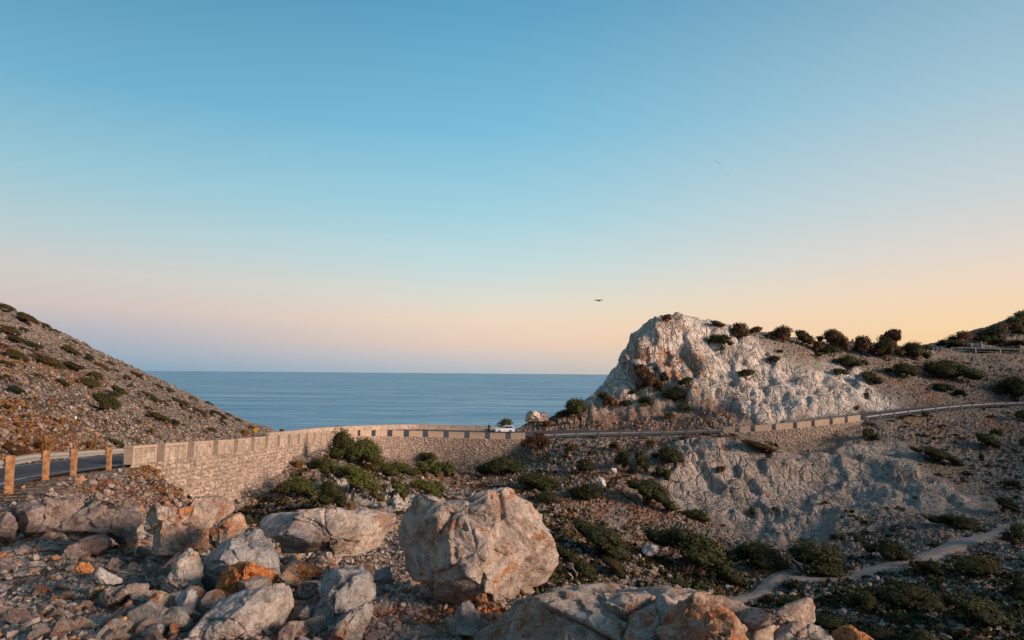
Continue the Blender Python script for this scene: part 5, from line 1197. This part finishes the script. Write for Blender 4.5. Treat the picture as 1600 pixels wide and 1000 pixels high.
# --- valley below the road
for b in [(784,745,72,36,'green',0),(839,763,70,30,'green',.08),(856,787,42,22,'green',.2),(917,781,54,32,'green',0),(913,739,36,22,'green',.05),(972,731,26,27,'green',.1),(997,738,28,33,'green',.1),(1042,727,56,33,'green',.1),
          (1030,749,26,30,'green',.2),(1011,790,66,46,'green',.5),(895,708,22,13,'brown',0),(960,703,20,12,'brown',0),(1019,702,16,16,'brown',0),(932,868,94,58,'green',.55),(1074,896,130,74,'green',.42),(1180,888,82,48,'green',.15),
          (1268,896,130,54,'green',.12),(1388,873,64,44,'green',.2),(1498,827,78,32,'green',.2),(1568,801,50,26,'green',.35),(1592,851,36,34,'green',0),(1532,900,90,34,'green',.1),(1598,938,52,52,'green',.2),(1348,956,46,32,'green',.1),
          (1418,950,112,46,'green',.1),(1522,982,110,56,'green',.35),(1440,1006,50,26,'green',0),(1455,900,42,26,'green',.3),(1430,781,11,7,'green',0),(1584,764,28,14,'green',0),(1086,812,38,24,'green',.2),(1176,809,16,18,'green',0),
          (1129,740,18,13,'brown',0),(1190,706,74,14,'brown',.35),(1356,689,28,20,'green',.1),(1462,722,74,24,'green',.3),(1535,701,40,24,'green',.25),(1532,722,14,18,'green',.2),(1444,653,14,11,'green',0),(1597,659,26,18,'green',0),
          (1557,681,20,11,'green',0),(1597,699,16,16,'green',0),(905,905,36,30,'green',.6),(885,880,30,22,'green',.5),(955,898,44,26,'green',.6),(985,740,10,8,'brown',0),(880,716,12,8,'brown',0),(925,712,14,9,'brown',0),(840,780,12,9,'brown',0),
          (800,770,14,8,'brown',0),(1005,760,14,9,'brown',0),(1290,790,12,8,'brown',0),(1210,800,12,9,'brown',0),(1340,850,20,12,'green',0),(1310,845,22,12,'green',0),(1460,855,18,9,'green',0),(1240,950,50,22,'green',.1),(1300,985,60,26,'green',.1),(1380,1003,56,24,'green',0),(1150,915,30,12,'green',.1),(1060,915,36,12,'green',.2)]:
    bush(b[0], b[1], b[2], b[3], 'valley', b[4], b[5])
for b in [(888,812,14,14),(990,900,16,12),(1340,640,10,8),(1310,860,10,8),(1200,870,12,10)]: bush(b[0], b[1], b[2], b[3], 'valley', 'tuft')
# --- crag
for b in [(903,653,44,30,'green',-.3),(880,655,22,14,'green',-.3),(951,637,26,20,'brown',0),(943,624,16,12,'green',0),(998,602,40,34,'brown',.1),(1017,612,32,25,'brown',.1),(1036,600,16,22,'green',.1),(990,618,14,12,'green',0),(1058,626,50,24,'green',.1),
          (1074,603,24,14,'green',0),(1126,540,34,20,'green',.15),(1152,529,34,34,'brown',.2),(1182,523,22,17,'brown',.2),(1209,566,22,11,'green',.1),(1167,592,30,20,'green',.2),(1219,553,10,7,'green',0),(978,635,22,10,'green',0),(1010,633,28,14,'green',0),
          (1046,657,16,14,'green',0),(1069,644,22,14,'green',0),(1040,504,18,14,'brown',0),(1118,510,26,9,'green',.1),(1044,491,12,5,'brown',0),(1026,580,9,9,'green',0),(855,669,13,12,'brown',0),(1130,548,10,7,'green',0)]:
    bush(b[0], b[1], b[2], b[3], 'crag', b[4], b[5])
bush(790, 672, 22, 18, 'crag', 'green', 0, 146, 'dark rounded bush directly behind the roof of the white car')
bush(441, 680, 9, 11, 'mound', 'green', 0, 118, 'tiny dark bush on the skyline at the start of the outer parapet wall')
# --- ridge at the right
for b in [(1221,534,34,26,'brown',.1),(1251,539,30,24,'brown',.1),(1277,549,20,17,'brown',.1),(1298,543,44,28,'brown',.1),(1312,549,32,24,'brown',.1),(1345,553,32,30,'brown',.15),(1300,556,36,16,'green',.15),(1277,558,18,9,'green',0),
          (1385,562,46,32,'brown',.15),(1396,540,34,26,'brown',0),(1425,560,42,26,'green',.15),(1325,575,42,20,'green',.15),(1411,590,60,26,'green',.1),(1482,592,80,36,'green',.12),(1357,600,32,20,'green',.15),(1312,587,26,12,'green',.1),
          (1584,625,56,44,'green',0),(1472,612,36,14,'green',.1),(1500,620,22,12,'green',0),(1478,542,24,13,'green',0),(1508,537,40,20,'brown',0),(1536,534,26,12,'green',0),(1562,530,42,22,'green',-.2),(1590,513,44,20,'green',-.2),(1592,524,22,11,'green',0),(1355,623,11,11,'green',0),
          (1524,551,30,7,'green',0),(1550,551,34,8,'green',0),(1580,552,36,9,'green',0),(1545,531,40,18,'brown',-.1),(1575,522,40,20,'brown',-.2),(1600,503,40,18,'green',-.2),(1560,540,36,12,'brown',0),(1590,541,34,10,'green',0),(1495,543,34,12,'green',0),(1200,529,18,7,'green',.1),(1370,555,20,14,'brown',.1),(1445,548,20,10,'green',0),(1265,536,16,10,'brown',0),(1350,572,12,10,'green',0),(1510,585,12,8,'green',0)]:
    bush(b[0], b[1], b[2], b[3], 'ridge', b[4], b[5])
# --- hillside at the left
for b in [(12,488,34,11),(38,502,42,12),(15,522,32,12),(70,513,18,7),(85,521,16,7),(28,537,28,10),(55,547,34,10),(22,560,44,12),(10,574,20,10),(62,562,18,7),(108,550,28,9),(120,556,16,6),(136,561,20,8),(155,577,24,10),(172,569,12,6),(180,582,14,6),
          (195,594,14,9),(214,590,20,8),(246,607,18,7),(265,613,18,6),(140,608,42,16),(160,640,42,28),(182,618,34,14),(75,570,52,13),(118,580,38,11),(150,591,30,9),(232,623,28,9),(254,633,18,8),(283,634,28,10),(310,648,24,9),(338,651,26,8),(246,658,30,12),
          (273,663,20,7),(328,678,16,12),(346,663,14,7),(214,663,10,9),(28,615,34,9),(8,596,18,12),(40,520,20,7),(5,545,18,9),(95,600,20,7),(60,590,18,6),(115,535,10,4),(205,605,12,5),(300,625,14,5),(325,632,14,5),(355,650,12,5),(372,660,12,6),(392,672,14,7),(90,640,14,6),(25,708,52,13),(180,697,26,10),(40,655,16,7),(230,640,14,6),(10,640,16,8)]:
    bush(b[0], b[1], b[2], b[3], 'hillside', 'green', .45)
for b in [(80,632,20,12),(72,707,44,28),(142,702,30,18),(96,664,18,15),(57,626,14,9),(239,677,16,11),(382,682,20,15),(396,680,10,10),(20,640,24,10),(35,690,22,10),(140,655,20,9),(210,690,12,8),(300,655,12,8),(110,600,12,6),(30,665,20,8)]:
    bush(b[0], b[1], b[2], b[3], 'hillside', 'tuft')

PLACE = {'mound': 'mound by the wall', 'valley': 'valley', 'crag': 'crag', 'ridge': 'right ridge', 'hillside': 'left hillside'}
NUM = ['first','second','third','fourth','fifth','sixth','seventh','eighth','ninth','tenth','eleventh','twelfth','thirteenth','fourteenth','fifteenth','sixteenth','seventeenth','eighteenth','nineteenth','twentieth']
def band(b):
    lo = {'mound': 760, 'valley': 800, 'crag': 590, 'ridge': 560, 'hillside': 600}[b['region']]
    lo2 = {'mound': 740, 'valley': 740, 'crag': 545, 'ridge': 540, 'hillside': 560}[b['region']]
    return 'lower part' if b['yb'] > lo else ('middle' if b['yb'] > lo2 else 'upper part')
def sizew(b): return 'tiny' if b['w'] < 15 else ('small' if b['w'] < 28 else ('medium' if b['w'] < 55 else 'large'))
KW = {'green': ('dark green', 'bush'), 'brown': ('reddish brown', 'bush'), 'tuft': ('golden dry', 'grass tuft')}
groups = {}
for b in BUSH: groups.setdefault((b['region'], band(b), sizew(b), b['kind']), []).append(b)
for (reg, bd, sw, kd), L in groups.items():
    L.sort(key=lambda q: q['x'])
    for i, b in enumerate(L):
        if b['label']: continue
        o_ = 'only one' if len(L) == 1 else ('%s from the left' % NUM[i] if i < len(NUM) else 'last on the right')
        b['label'] = ('%s %s %s, ' % (sw, KW[kd][0], KW[kd][1]))+(('%s, ' % o_.replace(' the ', ' ')) if len(L) > 1 else '')+'%s of the %s' % (bd, PLACE[reg])
for i, b in enumerate(BUSH):
    if b['Y']: loc = at(b['x'], b['yb'], b['Y']); nrm = Vector((0, 0, 1))
    else: loc, nrm = hit(b['x'], b['yb'])
    d = loc.dot(FWD); w = b['w']*d/F; h = b['h']*d/F
    if b['kind'] == 'tuft':
        o = link('grass_tuft', vr.choice(TUFT)); o.location = loc-Vector((0, 0, 0.05*h)); o.scale = (w*0.95, w*0.8, h*1.2); o.rotation_euler = (0, 0, vr.uniform(0, 6.28))
        tag(o, b['label'], 'grass tuft', 'dry grass tufts'); o['dry'] = vr.random()*0.5; continue
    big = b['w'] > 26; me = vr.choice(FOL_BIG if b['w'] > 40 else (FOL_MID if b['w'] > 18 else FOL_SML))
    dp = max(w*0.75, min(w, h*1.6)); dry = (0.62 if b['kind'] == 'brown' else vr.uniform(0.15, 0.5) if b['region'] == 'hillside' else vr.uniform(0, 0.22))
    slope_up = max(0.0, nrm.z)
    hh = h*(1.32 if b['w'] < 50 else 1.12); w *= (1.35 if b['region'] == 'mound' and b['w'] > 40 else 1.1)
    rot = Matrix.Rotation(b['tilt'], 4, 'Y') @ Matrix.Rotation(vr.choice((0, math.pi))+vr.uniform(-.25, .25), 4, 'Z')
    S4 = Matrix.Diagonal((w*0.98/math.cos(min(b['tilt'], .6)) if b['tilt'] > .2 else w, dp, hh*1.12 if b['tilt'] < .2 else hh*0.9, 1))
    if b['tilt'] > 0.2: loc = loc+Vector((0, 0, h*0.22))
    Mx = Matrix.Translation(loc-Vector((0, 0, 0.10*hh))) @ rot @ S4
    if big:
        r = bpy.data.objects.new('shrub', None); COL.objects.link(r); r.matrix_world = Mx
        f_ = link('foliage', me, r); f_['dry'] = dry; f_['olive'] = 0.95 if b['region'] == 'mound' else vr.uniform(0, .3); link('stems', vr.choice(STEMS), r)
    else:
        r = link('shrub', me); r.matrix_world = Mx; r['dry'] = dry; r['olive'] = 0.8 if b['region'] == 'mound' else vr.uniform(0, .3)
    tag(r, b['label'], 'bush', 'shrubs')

# --- lone small tree leaning at the end of the far wall
tl, _ = hit(838, 715); tl = at(838, 715, 121); tl.z = drop(tl.x, tl.y)[0].z
sc_ = tl.y/F; tr = empty('small_tree', tl); tag(tr, 'small wind bent tree with russet crown against the end of the far wall', 'tree')
g0 = (715-713)*sc_
zz = lambda y: (715-y)*sc_; xx = lambda x: (x-838)*sc_
mb = MB(); mb.tube([(xx(827), 0, zz(717)-.3), (xx(830), 0, zz(712)), (xx(836), 0, zz(707))], [.16, .14, .13], 7)
mb.tube([(xx(858), 0.3, zz(708)-.4), (xx(848), .1, zz(709)), (xx(838), 0, zz(706))], [.06, .09, .12], 6)
mb.tube([(xx(836), 0, zz(707)), (xx(836), 0, zz(702)), (xx(833), .2, zz(696)), (xx(826), .3, zz(690))], [.15, .12, .08, .04], 7)
mb.tube([(xx(836), 0, zz(704)), (xx(841), -.2, zz(697)), (xx(846), -.3, zz(688))], [.12, .08, .03], 6)
mb.tube([(xx(836), 0, zz(701)), (xx(836), .1, zz(692)), (xx(838), .2, zz(683))], [.10, .06, .02], 6)
mb.tube([(xx(834), 0, zz(697)), (xx(822), -.2, zz(692)), (xx(818), -.3, zz(689))], [.07, .04, .02], 5)
mb.build('trunk', M_WOOD, tr)
def crown(blobs, n, leaf, seed):
    R0 = np.random.RandomState(seed); V = []; lf = []
    bl = np.array(blobs, float); wts = bl[:, 3]**2; k = R0.choice(len(bl), n, p=wts/wts.sum())
    d = R0.normal(size=(n, 3)); d /= np.linalg.norm(d, axis=1)[:, None]; P = bl[k, :3]+d*(bl[k, 3]*R0.uniform(0.25, 1.05, n)**0.6)[:, None]*np.array([1.15, 1, .8])
    nn = R0.normal(size=(n, 3)); nn /= np.linalg.norm(nn, axis=1)[:, None]; a = np.cross(nn, R0.normal(size=(n, 3))); a /= np.linalg.norm(a, axis=1)[:, None]; b_ = np.cross(nn, a); L = leaf*R0.uniform(.6, 1.4, n)[:, None]
    V = np.stack([P-a*L, P-b_*L*.5, P+a*L, P+b_*L*.5], 1).reshape(-1, 3)
    me = mesh_np('crown', V, np.arange(4*n).reshape(n, 4), M_LEAF, False); fattr(me, 'leaf', np.repeat(R0.uniform(0, 1, n), 4)); return me
o = link('crown', crown([(xx(x), R_, zz(y), q*sc_) for x, y, q, R_ in ((820,690,7,0),(828,687,7,.5),(836,683,7,-.4),(845,681,7,.3),(850,686,8,0),(853,691,6,-.4),(843,690,7,.6),(830,694,6,-.5),(838,697,5,0),(818,694,4,.2),(847,696,5,.2),(825,682,4,0),(837,677,4,.2),(847,676,4,0))], 3200, 0.13, 5), tr); o['dry'] = 0.75
# --- leggy juniper on the ridge skyline
p0, _ = hit(1394, 545); sc_ = p0.y/F; tr = empty('small_tree', p0); tag(tr, 'small round headed tree standing highest on the right ridge skyline', 'tree')
mb = MB(); mb.tube([(0, 0, -.4), (.2, 0, 8*sc_), (0, 0, 18*sc_)], [.22, .16, .06], 7); mb.tube([(.1, 0, 6*sc_), (6*sc_, 0, 12*sc_), (8*sc_, 0, 19*sc_)], [.12, .08, .03], 6); mb.tube([(.1, 0, 6*sc_), (-7*sc_, 0, 12*sc_), (-9*sc_, 0, 17*sc_)], [.12, .08, .03], 6); mb.build('trunk', M_WOOD, tr)
o = link('crown', crown([(x*sc_, y_, z*sc_, q*sc_) for x, z, q, y_ in ((-9,17,6,0),(-2,22,7,.5),(6,20,7,-.5),(10,16,5,0),(-4,15,7,0),(4,13,6,.4),(0,25,4,0),(-13,14,4,0))], 2600, 0.17, 8), tr); o['dry'] = 0.5
# --- bare dead sapling above the right stretch of road
p0, _ = hit(1391, 641); sc_ = p0.y/F; tr = empty('dead_sapling', p0); tag(tr, 'bare leafless sapling on the bank just above the right stretch of road', 'tree')
mb = MB(); R0 = random.Random(4); mb.tube([(0, 0, -.3), (0, 0, 8*sc_), (2*sc_, 0, 26*sc_)], [.09, .06, .015], 5); mb.build('trunk', M_WOOD, tr)
for k in range(9):
    z = R0.uniform(6, 18)*sc_; a = R0.uniform(-1, 1); mb = MB(); mb.tube([(0, 0, z), (a*5*sc_, R0.uniform(-.5, .5), z+5*sc_), (a*9*sc_, R0.uniform(-.8, .8), z+10*sc_)], [.03, .02, .008], 4); mb.build('branch', M_WOOD, tr)

# --- low scrub nobody could count, between the stones
def scrub(name, label, n, pick, size, seed, mat, dryv):
    R0 = np.random.RandomState(seed); k = R0.choice(pick, n); P0 = TV[k]; s = size(R0, P0); m_ = 26
    d = R0.normal(size=(n, m_, 3)); d[..., 2] = np.abs(d[..., 2])*.7; d /= np.linalg.norm(d, axis=2)[..., None]
    P = P0[:, None]+d*(s[:, None]*R0.uniform(.45, 1.0, (n, m_)))[..., None]*np.array([1.1, 1.1, .62])
    nn = R0.normal(size=(n, m_, 3)); nn /= np.linalg.norm(nn, axis=2)[..., None]; a = np.cross(nn, d); a /= np.linalg.norm(a, axis=2)[..., None]+1e-6; b_ = np.cross(nn, a); L = (s*.34)[:, None, None]*R0.uniform(.6, 1.4, (n, m_))[..., None]
    V = np.stack([P-a*L, P-b_*L*.6, P+a*L, P+b_*L*.6], 2).reshape(-1, 3)
    me = mesh_np(name, V, np.arange(len(V)).reshape(-1, 4), mat, False); fattr(me, 'leaf', np.repeat(R0.uniform(0, .8, n*m_), 4)); o = link(name, me); tag(o, label, kind='stuff'); o['dry'] = dryv; return o
nz = fbm(TV*0.09, 3, 99)
hill = (TV[:, 0] < -24) & (TV[:, 1] > 28)
w1_ = np.where(_inf & (_r > 40) & (_r < 230) & ~_onroad & (_cl < .5) & (_pa < .1) & (nz+_dk*0.5 > 0.02) & ~hill)[0]
w2_ = np.where(_inf & (_r > 30) & (_r < 230) & ~_onroad & (_cl < .7) & (_pa < .1))[0]
w3_ = np.where(_inf & (_r > 40) & (_dk > .3) & (_pa < .1))[0]
w4_ = np.where(_inf & (_r > 42) & (_r < 200) & ~_onroad & (_rs > .25) & (_pa < .1))[0]
scrub('low_scrub', 'dark low scrub dotted between the stones', 3400, w1_, lambda R, P: 0.22+0.55*R.random_sample(len(P))**2, 3, M_LEAF, 0.35)
scrub('low_scrub', 'dark ground scrub covering the valley floor at lower right', 1000, w3_, lambda R, P: 0.25+0.6*R.random_sample(len(P))**2, 5, M_LEAF, 0.15)
scrub('dry_scrub', 'short dry brown herbs on the rust coloured earth', 2600, w4_, lambda R, P: 0.12+0.3*R.random_sample(len(P))**2, 7, M_DRY, 0.7)
scrub('dry_scrub', 'sparse dry herbs on the rocky slopes', 1500, w2_, lambda R, P: 0.12+0.25*R.random_sample(len(P))**2, 8, M_DRY, 0.4)
